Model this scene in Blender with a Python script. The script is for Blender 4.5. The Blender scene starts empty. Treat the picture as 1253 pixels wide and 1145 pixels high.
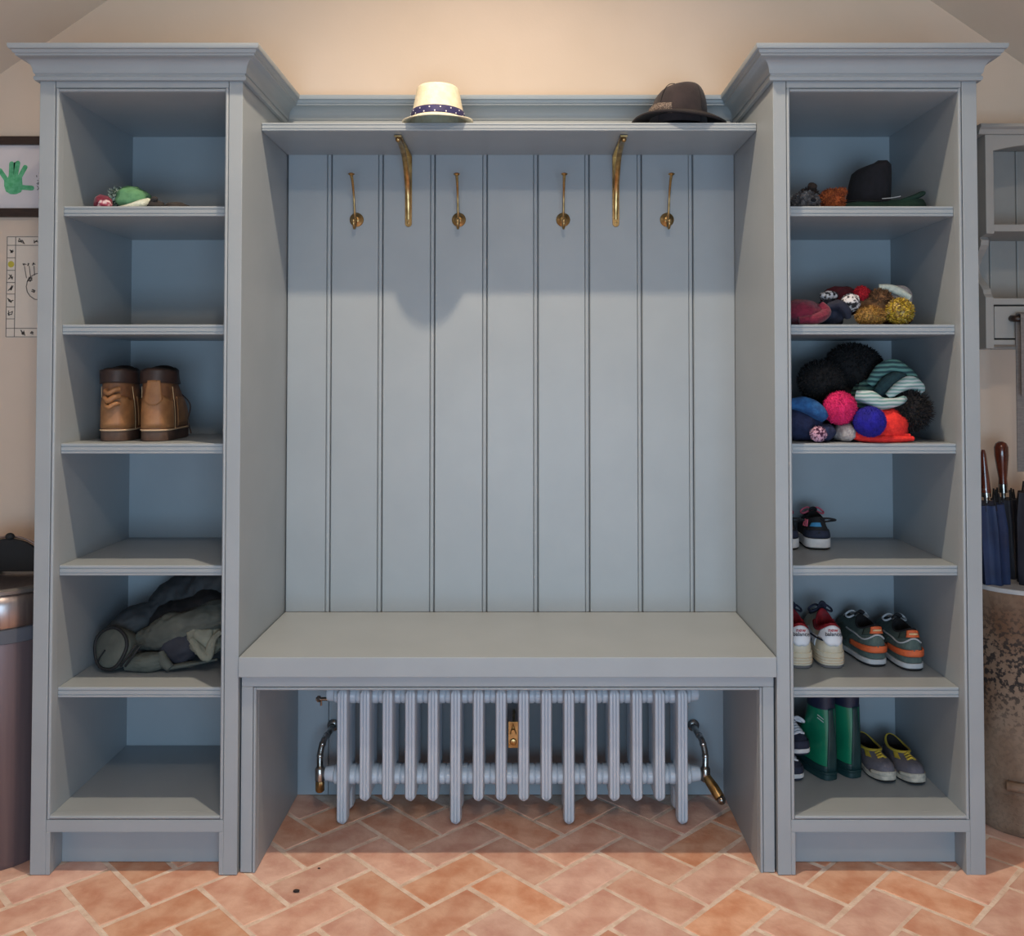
import bpy, bmesh, math, random
from mathutils import Vector, Matrix, Euler, noise
PI = math.pi
random.seed(7)
S = bpy.context.scene
COL = S.collection

# ------------------------------------------------------------------ camera
CAM_D, CAM_H, FPX, TILT = 2.21, 1.20, 1105.0, math.radians(1.4)
cam_data = bpy.data.cameras.new('camera')
cam_data.sensor_fit = 'HORIZONTAL'; cam_data.sensor_width = 36
cam_data.lens = 36 * FPX / 1253
cam_data.shift_x = -16.5 / 1253
cam_data.shift_y = -(572.5 - 435) / 1253
cam_data.clip_start = 0.05
cam = bpy.data.objects.new('camera', cam_data); COL.objects.link(cam)
cam.location = (0, -CAM_D, CAM_H); cam.rotation_euler = (PI / 2 + TILT, 0, 0)
S.camera = cam
S.view_settings.view_transform = 'Standard'
S.view_settings.look = 'None'
S.view_settings.exposure = 0.0
S.view_settings.gamma = 1.0
S.view_settings.use_curve_mapping = False

# ------------------------------------------------------------------ world and lights
w = bpy.data.worlds.new('world'); S.world = w; w.use_nodes = True
w.node_tree.nodes['Background'].inputs[0].default_value = (1.0, 0.97, 0.93, 1)
w.node_tree.nodes['Background'].inputs[1].default_value = 0.17

def lamp(name, kind, loc, energy, color, size=None, target=None, size_y=None):
    d = bpy.data.lights.new(name, kind); d.energy = energy; d.color = color
    if kind == 'AREA':
        d.size = size
        if size_y: d.shape = 'RECTANGLE'; d.size_y = size_y
    elif size is not None: d.shadow_soft_size = size
    o = bpy.data.objects.new(name, d); COL.objects.link(o); o.location = loc
    if target is not None:
        o.rotation_euler = (Vector(target) - Vector(loc)).to_track_quat('-Z', 'Y').to_euler()
    return o
sp_ = lamp('ceiling_lamp_light', 'SPOT', (-0.12, -0.60, 3.05), 165, (1.0, 0.80, 0.58), 0.025, (-0.12, -0.35, 0.0))
sp_.data.spot_size = math.radians(124); sp_.data.spot_blend = 1.0
lamp('room_lamp_light', 'POINT', (0.15, -2.3, 2.85), 34, (1.0, 0.86, 0.70), 0.06)
lamp('window_daylight', 'AREA', (0.15, -3.4, 0.62), 58, (0.52, 0.76, 1.0), 2.0, (-0.1, 0.2, 0.7), 1.1)

# ------------------------------------------------------------------ materials
def lin(c):
    c = c / 255.0
    return c / 12.92 if c <= 0.04045 else ((c + 0.055) / 1.055) ** 2.4
def L3(rgb): return (lin(rgb[0]), lin(rgb[1]), lin(rgb[2]), 1)
MATS = {}
def mat(name, rgb, rough=0.6, metal=0.0, rgb2=None, scale=20.0, bump=0.0, bscale=None, kind='noise',
        spec=0.5, rand=0.0, detail=4.0, sheen=0.0, stretch=None, lo=0.35, hi=0.65, coat=0.0):
    if name in MATS: return MATS[name]
    m = bpy.data.materials.new(name); m.use_nodes = True
    nt = m.node_tree; N = nt.nodes; b = N['Principled BSDF']; LK = nt.links.new
    b.inputs['Roughness'].default_value = rough; b.inputs['Metallic'].default_value = metal
    b.inputs['Specular IOR Level'].default_value = spec
    b.inputs['Sheen Weight'].default_value = sheen; b.inputs['Coat Weight'].default_value = coat
    b.inputs['Base Color'].default_value = L3(rgb)
    tc = N.new('ShaderNodeTexCoord'); vec = tc.outputs['Object']
    if stretch:
        mp = N.new('ShaderNodeMapping'); mp.inputs['Scale'].default_value = stretch
        LK(vec, mp.inputs['Vector']); vec = mp.outputs['Vector']
    def tex(sc):
        if kind == 'voronoi':
            t = N.new('ShaderNodeTexVoronoi'); t.inputs['Scale'].default_value = sc; out = t.outputs['Distance']
        elif kind == 'wave':
            t = N.new('ShaderNodeTexWave'); t.inputs['Scale'].default_value = sc; t.inputs['Distortion'].default_value = 2.0
            t.bands_direction = 'Z'; out = t.outputs['Fac']
        else:
            t = N.new('ShaderNodeTexNoise'); t.inputs['Scale'].default_value = sc; t.inputs['Detail'].default_value = detail
            out = t.outputs['Fac']
        LK(vec, t.inputs['Vector']); return out
    colour = None
    if rgb2 is not None:
        r = N.new('ShaderNodeValToRGB')
        r.color_ramp.elements[0].position = lo; r.color_ramp.elements[0].color = L3(rgb)
        r.color_ramp.elements[1].position = hi; r.color_ramp.elements[1].color = L3(rgb2)
        LK(tex(scale), r.inputs['Fac']); colour = r.outputs['Color']
    if rand > 0:
        oi = N.new('ShaderNodeObjectInfo'); hs = N.new('ShaderNodeHueSaturation')
        mr = N.new('ShaderNodeMapRange'); mr.inputs['To Min'].default_value = 1 - rand; mr.inputs['To Max'].default_value = 1 + rand
        LK(oi.outputs['Random'], mr.inputs['Value']); LK(mr.outputs['Result'], hs.inputs['Value'])
        m2 = N.new('ShaderNodeMath'); m2.operation = 'MULTIPLY'; m2.inputs[1].default_value = 7.31
        LK(oi.outputs['Random'], m2.inputs[0])
        fr = N.new('ShaderNodeMath'); fr.operation = 'FRACT'; LK(m2.outputs[0], fr.inputs[0])
        mh = N.new('ShaderNodeMapRange'); mh.inputs['To Min'].default_value = 0.494; mh.inputs['To Max'].default_value = 0.504
        LK(fr.outputs[0], mh.inputs['Value']); LK(mh.outputs['Result'], hs.inputs['Hue'])
        ms = N.new('ShaderNodeMapRange'); ms.inputs['To Min'].default_value = 0.8; ms.inputs['To Max'].default_value = 1.12
        LK(fr.outputs[0], ms.inputs['Value']); LK(ms.outputs['Result'], hs.inputs['Saturation'])
        if colour is None: hs.inputs['Color'].default_value = L3(rgb)
        else: LK(colour, hs.inputs['Color'])
        colour = hs.outputs['Color']
    if colour is not None: LK(colour, b.inputs['Base Color'])
    if bump > 0:
        bp = N.new('ShaderNodeBump'); bp.inputs['Strength'].default_value = bump; bp.inputs['Distance'].default_value = 0.004
        LK(tex(bscale or scale), bp.inputs['Height']); LK(bp.outputs['Normal'], b.inputs['Normal'])
    MATS[name] = m
    return m

PAINT = mat('blue_grey_paint', (147, 155, 161), 0.42, rgb2=(151, 159, 165), scale=6, bump=0.03, bscale=90)
WALL = mat('cream_wall_paint', (204, 187, 170), 0.85, rgb2=(209, 192, 176), scale=3, bump=0.05, bscale=120)
CEIL = mat('ceiling_paint', (212, 200, 186), 0.9, rgb2=(216, 205, 192), scale=3, bump=0.04, bscale=120)
MORTAR = mat('mortar', (232, 214, 200), 0.95, rgb2=(212, 186, 168), scale=30, bump=0.5, bscale=160)
BRICK = mat('terracotta_brick', (198, 142, 118), 0.8, rgb2=(222, 180, 158), scale=14, bump=0.35, bscale=70, rand=0.10, detail=8, spec=0.3)
RADP = mat('radiator_paint', (190, 198, 208), 0.38, rgb2=(195, 203, 212), scale=15, bump=0.06, bscale=120)
BRASS = mat('aged_brass', (196, 166, 116), 0.30, 1.0, rgb2=(150, 120, 76), scale=45)
CHROME = mat('chrome_pipe', (190, 188, 186), 0.18, 1.0, rgb2=(120, 112, 104), scale=30)

# ------------------------------------------------------------------ object helpers
def link(o, parent=None):
    COL.objects.link(o)
    if parent is not None: o.parent = parent
    return o
def tag(o, label=None, cat=None, group=None, kind=None):
    if label: o['label'] = label
    if cat: o['category'] = cat
    if group: o['group'] = group
    if kind: o['kind'] = kind
    return o
def thing(name, label, cat, loc=(0, 0, 0), rz=0.0, group=None):
    o = bpy.data.objects.new(name, None); o.empty_display_size = 0.05
    link(o); o.location = loc; o.rotation_euler = (0, 0, rz)
    return tag(o, label, cat, group)

class MB:
    """collects vertices and faces, then links them as one mesh object"""
    def __init__(s): s.v = []; s.f = []
    def add(s, vs, fs):
        n = len(s.v); s.v += [tuple(p) for p in vs]; s.f += [tuple(i + n for i in f) for f in fs]; return s
    def box(s, x0, x1, y0, y1, z0, z1):
        vs = [(x, y, z) for z in (z0, z1) for y in (y0, y1) for x in (x0, x1)]
        return s.add(vs, [(0, 2, 3, 1), (4, 5, 7, 6), (0, 1, 5, 4), (2, 6, 7, 3), (0, 4, 6, 2), (1, 3, 7, 5)])
    def prism(s, prof, axis, a0, a1):
        """prof: closed list of 2D points; axis X: (y,z) profile, Y: (x,z), Z: (x,y)"""
        def P(p, a):
            return {'X': (a, p[0], p[1]), 'Y': (p[0], a, p[1]), 'Z': (p[0], p[1], a)}[axis]
        n = len(prof)
        vs = [P(p, a0) for p in prof] + [P(p, a1) for p in prof]
        fs = [(i, (i + 1) % n, n + (i + 1) % n, n + i) for i in range(n)]
        fs += [tuple(range(n))[::-1], tuple(range(n, 2 * n))]
        return s.add(vs, fs)
    def grid(s, rows, close_u=False, cap0=False, cap1=False):
        """rows of equally many points; close_u joins the last point of each row with the first"""
        m = len(rows[0]); vs = [p for r in rows for p in r]; fs = []
        for i in range(len(rows) - 1):
            for j in range(m if close_u else m - 1):
                k = (j + 1) % m
                fs.append((i * m + j, i * m + k, (i + 1) * m + k, (i + 1) * m + j))
        if cap0: fs.append(tuple(range(m))[::-1])
        if cap1: fs.append(tuple(range((len(rows) - 1) * m, len(rows) * m)))
        return s.add(vs, fs)
    def lathe(s, prof, n=24, c=(0, 0, 0), sx=1.0, sy=1.0, axis='Z'):
        rows = []
        for r, z in prof:
            row = []
            for k in range(n):
                a = 2 * PI * k / n; p = (r * sx * math.cos(a), r * sy * math.sin(a), z)
                if axis == 'Y': p = (p[0], p[2], p[1])
                if axis == 'X': p = (p[2], p[0], p[1])
                row.append((p[0] + c[0], p[1] + c[1], p[2] + c[2]))
            rows.append(row)
        return s.grid(rows, True, True, True)
    def tube(s, pts, r, n=8, caps=True):
        pts = [Vector(p) for p in pts]
        rs = r if isinstance(r, (list, tuple)) else [r] * len(pts)
        rows = []; prev = None
        for i, p in enumerate(pts):
            d = (pts[min(i + 1, len(pts) - 1)] - pts[max(i - 1, 0)]).normalized()
            if prev is None:
                up = Vector((0, 0, 1)) if abs(d.z) < 0.9 else Vector((1, 0, 0))
                u = d.cross(up).normalized()
            else:
                u = prev - d * prev.dot(d)
                u = u.normalized() if u.length > 1e-6 else d.orthogonal().normalized()
            prev = u; v = d.cross(u)
            rows.append([p + (u * math.cos(2 * PI * k / n) + v * math.sin(2 * PI * k / n)) * rs[i] for k in range(n)])
        return s.grid(rows, True, caps, caps)
    def sphere(s, c, r, n=12, m=8):
        r = r if isinstance(r, (tuple, list)) else (r, r, r)
        rows = []
        for i in range(m + 1):
            t = PI * i / m; t = min(max(t, 0.02), PI - 0.02)
            rows.append([(c[0] + r[0] * math.sin(t) * math.cos(2 * PI * k / n), c[1] + r[1] * math.sin(t) * math.sin(2 * PI * k / n),
                          c[2] - r[2] * math.cos(t)) for k in range(n)])
        return s.grid(rows, True, True, True)
    def mesh(s, name, m=None, smooth=None):
        me = bpy.data.meshes.new(name); me.from_pydata(s.v, [], s.f); me.validate(); 
        bm = bmesh.new(); bm.from_mesh(me); bmesh.ops.recalc_face_normals(bm, faces=bm.faces); bm.to_mesh(me); bm.free()
        if m: me.materials.append(m)
        if smooth is not None:
            me.shade_smooth(); me.set_sharp_from_angle(angle=math.radians(smooth))
        me.update(); return me
    def build(s, name, m, parent=None, smooth=None, bevel=0.0, loc=None, rot=None, solid=0.0, sub=0):
        o = bpy.data.objects.new(name, s.mesh(name, m, smooth)); link(o, parent)
        if loc: o.location = loc
        if rot: o.rotation_euler = rot
        if solid:
            md = o.modifiers.new('solid', 'SOLIDIFY'); md.thickness = solid; md.offset = 1.0
        if sub:
            md = o.modifiers.new('sub', 'SUBSURF'); md.levels = sub; md.render_levels = sub
        if bevel:
            md = o.modifiers.new('bevel', 'BEVEL'); md.width = bevel; md.segments = 2; md.limit_method = 'ANGLE'; md.angle_limit = math.radians(40)
        return o
def box(name, m, parent, x0, x1, y0, y1, z0, z1, bevel=0.0012):
    return MB().box(x0, x1, y0, y1, z0, z1).build(name, m, parent, bevel=bevel)
def struct(o): o['kind'] = 'structure'; return o
def bez(p0, p1, p2, p3, t):
    a = 1 - t
    return p0 * (a * a * a) + p1 * (3 * a * a * t) + p2 * (3 * a * t * t) + p3 * (t * t * t)
def curve(pts, n=12):
    """smooth Catmull-Rom through the points"""
    P = [Vector(p) for p in pts]; P = [P[0] * 2 - P[1]] + P + [P[-1] * 2 - P[-2]]; out = []
    for i in range(1, len(P) - 2):
        for k in range(n):
            t = k / n; a, b, c, d = P[i - 1], P[i], P[i + 1], P[i + 2]
            out.append(0.5 * ((2 * b) + (c - a) * t + (2 * a - 5 * b + 4 * c - d) * t * t + (3 * b - a - 3 * c + d) * t ** 3))
    out.append(P[-2]); return out

# ================================================================== THE SETTING
WY = 0.445           # face of the back wall
PEAK_X, PEAK_Z, SLOPE = -0.02, 3.175, 0.70
def ceil_z(x): return PEAK_Z - SLOPE * abs(x - PEAK_X)
XL, XR = -2.6, 2.56
struct(MB().prism([(XL, -0.05), (XR, -0.05), (XR, ceil_z(XR)), (PEAK_X, PEAK_Z), (XL, ceil_z(XL))], 'Y', WY, WY + 0.1).build('wall_back', WALL))
cl = MB()
for x in (XL, XR):
    xs = sorted((x, PEAK_X))
    cl.add([(xs[0], -4.0, ceil_z(xs[0])), (xs[1], -4.0, ceil_z(xs[1])), (xs[1], WY + 0.1, ceil_z(xs[1])), (xs[0], WY + 0.1, ceil_z(xs[0])),
            (xs[0], -4.0, ceil_z(xs[0]) + 0.1), (xs[1], -4.0, ceil_z(xs[1]) + 0.1), (xs[1], WY + 0.1, ceil_z(xs[1]) + 0.1), (xs[0], WY + 0.1, ceil_z(xs[0]) + 0.1)],
           [(0, 1, 2, 3), (4, 7, 6, 5), (0, 4, 5, 1), (2, 6, 7, 3), (0, 3, 7, 4), (1, 5, 6, 2)])
struct(cl.build('ceiling', CEIL))
struct(MB().box(XL - 0.1, XL, -4.0, WY, -0.05, ceil_z(XL) + 0.05).build('wall_left', WALL))
struct(MB().box(XR, XR + 0.1, -4.0, WY, -0.05, ceil_z(XR) + 0.05).build('wall_right', WALL))
floor = struct(MB().box(XL, XR, -4.0, WY, -0.06, -0.0022).build('floor', MORTAR))

# brick paving in 45 degree herringbone: unit 0.1125 (brick 215 x 102 plus joint)
U = 0.1125; BL, BW = 0.2135, 0.1008
def brick_mesh(seed):
    rnd = random.Random(seed); c = 0.002
    def corner(sx, sy): return (sx * BL / 2 + rnd.uniform(-.0022, .0022), sy * BW / 2 + rnd.uniform(-.0022, .0022))
    base = [corner(-1, -1), corner(1, -1), corner(1, 1), corner(-1, 1)]
    top = [(x - math.copysign(c, x), y - math.copysign(c, y)) for x, y in base]
    z1 = [rnd.uniform(-.0014, 0.0) for _ in range(4)]
    vs = [(x, y, -0.03) for x, y in base] + [(x, y, -0.0016) for x, y in base] + [(x, y, z) for (x, y), z in zip(top, z1)]
    fs = [(8, 9, 10, 11)]
    for i in range(4):
        j = (i + 1) % 4; fs += [(i, j, 4 + j, 4 + i), (4 + i, 4 + j, 8 + j, 8 + i)]
    return MB().add(vs, fs)
bmeshes = [brick_mesh(k) for k in range(9)]
bdata = [b.mesh('brick', BRICK) for b in bmeshes]
ux, uy = 1 / math.sqrt(2), 1 / math.sqrt(2)      # u axis
vx, vy = 1 / math.sqrt(2), -1 / math.sqrt(2)     # v axis
OX, OY = -0.337 - (0.5 * ux + 1.0 * vx) * U, -0.0875 - (0.5 * uy + 1.0 * vy) * U
near, far = [], []
for i in range(-60, 61):
    for j in range(-26, 27):
        for kind in (0, 1):
            cu, cv = (i + 2 * j + 0.5, -i + 2 * j + 1.0) if kind == 0 else (i + 2 * j, -i + 2 * j - 0.5)
            x = OX + (cu * ux + cv * vx) * U; y = OY + (cu * uy + cv * vy) * U
            a = -PI / 4 if kind == 0 else PI / 4
            if not (XL + .1 < x < XR - .1 and -3.2 < y < WY + 0.02): continue
            (near if (-1.9 < x < 1.85 and y > -0.75) else far).append((x, y, a))
for x, y, a in near:
    k = random.randrange(9)
    o = bpy.data.objects.new('brick', bdata[k]); link(o, floor); o.location = (x, y, random.uniform(-.0008, 0)); o.rotation_euler = (0, 0, a + random.choice((0, PI)) + random.uniform(-.008, .008))
fm = MB()
for x, y, a in far:
    b = bmeshes[random.randrange(9)]; M = Matrix.Translation((x, y, 0)) @ Matrix.Rotation(a, 4, 'Z')
    fm.add([M @ Vector(v) for v in b.v], b.f)
fo = fm.build('brick', BRICK, floor); fo['kind'] = 'stuff'

# ================================================================== BOOKCASES
ZT, ZO0, ZO1 = 1.94, 0.141, 1.905     # top of frame, bottom and top of opening
SHELF_Z = (1.627, 1.332, 1.037, 0.737, 0.439)
BY = 0.42                              # face of the back panels
def shelf_profile(y0, y1, zt, th):
    """(y,z) profile of a board with a reeded front edge"""
    g = 0.0022; z = zt - th
    return [(y1, zt), (y0 + 0.0015, zt), (y0, zt - 0.0015), (y0, zt - th * .24), (y0 + g, zt - th * .24), (y0 + g, zt - th * .34), (y0, zt - th * .34),
            (y0, zt - th * .68), (y0 + g, zt - th * .68), (y0 + g, zt - th * .78), (y0, zt - th * .78), (y0, z + 0.0015), (y0 + 0.0015, z), (y1, z)]
CROWN = [(0.0, 1.930), (0.009, 1.930), (0.011, 1.934), (0.011, 1.939), (0.008, 1.942), (0.008, 1.946), (0.010, 1.9465)]
for k in range(9):
    t = k / 8 * PI / 2
    CROWN.append((0.012 + 0.026 * (1 - math.cos(t)), 1.950 + 0.030 * math.sin(t)))
CROWN += [(0.040, 1.9815), (0.040, 1.985), (0.044, 1.987), (0.046, 1.992), (0.047, 1.9935), (0.051, 1.995), (0.053, 2.000), (0.053, 2.0065), (0.0, 2.0065)]
PATH = [(-1.197, WY), (-1.197, 0.0), (-0.697, 0.0), (-0.697, 0.40), (0.610, 0.40), (0.610, 0.0), (1.112, 0.0), (1.112, WY)]
def crown_rows():
    rows = []
    for i, p in enumerate(PATH):
        p = Vector(p)
        def nrm(a, b):
            d = (Vector(b) - Vector(a)).normalized(); return Vector((d.y, -d.x))
        if i == 0: n = nrm(PATH[0], PATH[1])
        elif i == len(PATH) - 1: n = nrm(PATH[-2], PATH[-1])
        else:
            n1, n2 = nrm(PATH[i - 1], PATH[i]), nrm(PATH[i], PATH[i + 1]); n = (n1 + n2) / (1 + n1.dot(n2))
        rows.append([(p.x + n.x * o, p.y + n.y * o, z) for o, z in CROWN])
    return rows
CR = crown_rows()
def bookcase(label, xo0, xo1, xi0, xi1, crown_seg):
    t = thing('bookcase', label, 'bookcase', ((xo0 + xo1) / 2, 0.2, 0))
    ox, oy = t.location.x, t.location.y
    def P(o): o.location = (-ox, -oy, 0); return o
    bw = 0.008                                    # bead width
    # side panels behind the face frame
    P(box('side_panel', PAINT, t, xo0 + .001, xi0, 0.022, WY, 0.0, ZT))
    P(box('side_panel', PAINT, t, xi1, xo1 - .001, 0.022, WY, 0.0, ZT))
    P(box('back_panel', PAINT, t, xi0, xi1, BY, WY - .001, 0.0, ZT, 0))
    P(box('top_panel', PAINT, t, xi0, xi1, 0.022, BY, ZO1, ZT + .03, 0))
    P(box('bottom_panel', PAINT, t, xi0, xi1, 0.0225, BY, ZO0 - 0.02, ZO0, 0.001))
    P(box('plinth', PAINT, t, xi0, xi1, 0.06, 0.08, 0.0, ZO0 - .02, 0.001))
    # face frame
    P(box('stile', PAINT, t, xo0, xi0 - bw - .0014, 0.0, 0.0215, 0.0, ZT))
    P(box('stile', PAINT, t, xi1 + bw + .0014, xo1, 0.0, 0.0215, 0.0, ZT))
    P(box('rail', PAINT, t, xi0 - bw, xi1 + bw, 0.0, 0.0215, ZO1 + bw + .0014, ZT))
    P(box('rail', PAINT, t, xi0 - bw - .001, xi1 + bw + .001, 0.0, 0.021, 0.102, ZO0 - bw - .0014))
    def foot(x0, x1): P(box('foot_block', PAINT, t, x0, x1, 0.0, 0.0215, 0.0, 0.102))
    foot(xi0 - bw - .0013, xi0 + .001); foot(xi1 - .001, xi1 + bw + .0013)
    # bead round the opening: half-round strip
    def bead(p0, p1):
        m = MB(); n = 6; r = bw / 2
        vertical = abs(p0[0] - p1[0]) < 1e-6
        rows = []
        for q in (p0, p1):
            row = []
            for k in range(n + 1):
                a = PI * k / n; off = -r * math.cos(a); y = 0.003 - 0.004 * math.sin(a)
                row.append((q[0] + off, y, q[1]) if vertical else (q[0], y, q[1] + off))
            row.append((q[0] + r, 0.022, q[1]) if vertical else (q[0], 0.022, q[1] + r))
            row.append((q[0] - r, 0.022, q[1]) if vertical else (q[0], 0.022, q[1] - r))
            rows.append(row)
        m.grid(rows, True, True, True); P(m.build('bead', PAINT, t, smooth=50))
    b2 = bw / 2
    bead((xi0 - b2, ZO0 - bw), (xi0 - b2, ZO1 + bw)); bead((xi1 + b2, ZO0 - bw), (xi1 + b2, ZO1 + bw))
    bead((xi0, ZO1 + b2), (xi1, ZO1 + b2)); bead((xi0, ZO0 - b2), (xi1, ZO0 - b2))
    for z in SHELF_Z:
        P(MB().prism(shelf_profile(0.03, BY, z, 0.025), 'X', xi0 + .0008, xi1 - .0008).build('shelf', PAINT, t))
    c = MB()
    c.grid(CR[crown_seg[0]:crown_seg[1] + 1], True)
    P(c.build('cornice', PAINT, t, smooth=32))
    return t
LX0, LX1, LI0, LI1 = -1.197, -0.697, -1.150, -0.740
RX0, RX1, RI0, RI1 = 0.610, 1.112, 0.6515, 1.066
bookcase('tall blue-grey bookcase holding brown boots and a bundled jacket', LX0, LX1, LI0, LI1, (0, 3))
bookcase('tall blue-grey bookcase packed with knitted hats, trainers and wellingtons', RX0, RX1, RI0, RI1, (4, 7))

# ================================================================== PANELLING, HAT SHELF, BENCH
pan = thing('wall_panelling', 'blue-grey beaded plank panelling behind the brass coat hooks', 'panelling', (-0.04, 0.43, 0.525))
GX = [-0.6965, -0.5675, -0.4175, -0.2655, -0.1127, 0.0360, 0.1860, 0.3390, 0.4890, 0.6095]
for a, b in zip(GX[:-1], GX[1:]):
    # (x,y) profile, bead and quirks at the right-hand edge
    y = BY; bd = 0.0095
    pr = [(a + .0012, y + .02), (a + .0012, y + .004), (a + .0035, y)]
    if b < 0.6:
        x0 = b - bd - .003
        pr += [(x0 - .0012, y), (x0, y + .005), (x0 + .0012, y + .0015)]
        for k in range(5):
            ang = PI * k / 4; pr.append((x0 + .0012 + (bd) * (1 - math.cos(ang)) / 2, y + .0015 - .002 * math.sin(ang)))
        pr += [(b - .0006, y + .005)]
    else: pr += [(b, y)]
    pr += [(b - .0002, y + .02)]
    o = MB().prism(pr, 'Z', 0.5235, 1.853).build('plank', PAINT, pan); o.location = (0.04, -0.43, -0.525)
o = MB().box(-0.696, 0.609, BY + .0205, WY - .001, 0.5235, 1.99).build('backing_board', PAINT, pan); o.location = (0.04, -0.43, -0.525)
o = MB().box(-0.696, 0.609, 0.40, BY + .02, 1.8745, 1.995).build('frieze_board', PAINT, pan); o.location = (0.04, -0.43, -0.525)
o = MB().grid(CR[3:5], True).build('cornice', PAINT, pan, smooth=32); o.location = (0.04, -0.43, -0.525)

hs = MB().prism(shelf_profile(0.16, BY - .0005, 1.8735, 0.0215), 'X', -0.6962, 0.6092).build('hat_shelf', PAINT)
tag(hs, 'long blue-grey hat shelf with a reeded front edge above the coat hooks', 'shelf')

bench = thing('hall_bench', 'long blue-grey built-in bench seat over the column radiator', 'bench', (-0.04, 0.2, 0))
def Q(o): o.location = (0.04, -0.2, 0); return o
bx0, bx1, by = -0.6955, 0.6085, 0.012
bi0, bi1 = -0.656, 0.570
Q(box('seat', PAINT, bench, bx0, bx1, -0.006, BY - .0006, 0.4745, 0.5230, 0.002))
Q(box('apron', PAINT, bench, bx0 + .003, bx1 - .003, by, by + .02, 0.4465, 0.473))
Q(box('stile', PAINT, bench, bx0 + .003, bi0 - .0085, by, by + .0205, 0.0, 0.446))
Q(box('stile', PAINT, bench, bi1 + .0085, bx1 - .003, by, by + .0205, 0.0, 0.446))
def hbead(p0, p1):
    r = .0036; vertical = abs(p0[0] - p1[0]) < 1e-6; rows = []
    for q in (p0, p1):
        row = []
        for k in range(7):
            a = PI * k / 6; off = -r * math.cos(a); y = by + .002 - .004 * math.sin(a)
            row.append((q[0] + off, y, q[1]) if vertical else (q[0], y, q[1] + off))
        for sg in (1, -1): row.append((q[0] + sg * r, by + .02, q[1]) if vertical else (q[0], by + .02, q[1] + sg * r))
        rows.append(row)
    Q(MB().grid(rows, True, True, True).build('bead', PAINT, bench, smooth=50))
hbead((bi0 - .004, 0), (bi0 - .004, .4455)); hbead((bi1 + .004, 0), (bi1 + .004, .4455)); hbead((bi0, .4415), (bi1, .4415))
Q(box('side_panel', PAINT, bench, bx0 + .003, bi0, by + .021, BY, 0.0, 0.473))
Q(box('side_panel', PAINT, bench, bi1, bx1 - .003, by + .021, BY, 0.0, 0.473))
Q(box('back_panel', PAINT, bench, bi0 - .02, -0.5685, BY, BY + .02, 0.0, 0.473, .001))
Q(box('back_panel', PAINT, bench, -0.567, bi1 + .02, BY, BY + .02, 0.0, 0.473, .001))

# ================================================================== RADIATOR
rad = thing('column_radiator', 'pale grey cast-iron column radiator standing under the bench', 'radiator', (-0.035, 0.29, 0))
RXs = [-0.4914 + k * 0.06083 for k in range(16)]
RF, RD = 0.232, 0.068                     # front of the columns, pitch of the columns in depth
def rad_column(m, x, yc, z0, z1):
    """flattened hexagonal column with a raised rib down its face, pointed at the bottom"""
    hw, hd = 0.0155, 0.019
    prof = [(-hw * .78, -hd), (-hw * .36, -hd - .0006), (-hw * .27, -hd + .0022), (-hw * .18, -hd - .0008), (hw * .18, -hd - .0008), (hw * .27, -hd + .0022), (hw * .36, -hd - .0006), (hw * .78, -hd), (hw, -hd * .45), (hw, hd * .45),
            (hw * .45, hd), (-hw * .45, hd), (-hw, hd * .45), (-hw, -hd * .45)]
    rows = []
    for z, s in ((z0 - .014, .12), (z0 - .009, .45), (z0 - .002, .85), (z0 + .004, 1), (z1 - .022, 1), (z1 - .010, .92), (z1 - .003, .7), (z1, .35)):
        rows.append([(x + p[0] * (s if s < .9 or z < .2 else 1), yc + p[1] * s, z) for p in prof])
    m.grid(rows, True, True, True)
def section_mesh(leg):
    m = MB(); z0, z1 = 0.075, 0.362
    for k in range(3):
        rad_column(m, 0, RF + .019 + k * 0.042, .014 if leg and k != 1 else z0, z1 - (.004 if k else 0))
    # hub tubes at top and bottom, waists between the columns
    for z, r in ((0.333, .0245), (0.116, .0255)):
        m.lathe([(r * .86, -.0304), (r * .98, -.0275), (r, -.024), (r, .024), (r * .98, .0275), (r * .86, .0304)], 20, (0, RF + .061, z), axis='X', sx=1.35)
    for z in (0.333, 0.116): m.box(-.012, .012, RF + .015, RF + .107, z - .02, z + .02)
    return m.mesh('section', RADP, 35)
sec, secleg = section_mesh(False), section_mesh(True)
for k, x in enumerate(RXs):
    o = bpy.data.objects.new('section', secleg if k in (0, 5, 10, 15) else sec); link(o, rad)
    o.location = (x + 0.035, -0.29, 0)
RC = RF + .061
def R_(o): o.location = (0.035, -0.29, 0); return o
# end bosses, air vent, valves and pipes
R_(MB().lathe([(.010, -.05), (.018, -.046), (.021, -.030), (.021, 0)], 16, (RXs[0] - .01, RC, .116), axis='X').build('end_boss', RADP, rad, smooth=35))
R_(MB().lathe([(.021, 0), (.021, .030), (.018, .046), (.010, .05)], 16, (RXs[-1] + .01, RC, .116), axis='X').build('end_boss', RADP, rad, smooth=35))
R_(MB().lathe([(.017, -.042), (.020, -.036), (.021, 0)], 16, (RXs[0] - .01, RC, .333), axis='X').build('end_boss', RADP, rad, smooth=35))
R_(MB().lathe([(.021, 0), (.020, .036), (.017, .042)], 16, (RXs[-1] + .01, RC, .333), axis='X').build('end_boss', RADP, rad, smooth=35))
av = MB(); av.lathe([(.005, -.074), (.005, -.04)], 10, (RXs[0] - .01, RC, .318), axis='X'); av.lathe([(.009, -.070), (.009, -.062)], 8, (RXs[0] - .01, RC, .318), axis='X'); av.lathe([(.003, -.016), (.003, 0)], 8, (RXs[0] - .07, RC, .316))
R_(av.build('air_vent', CHROME, rad, smooth=40))
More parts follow.
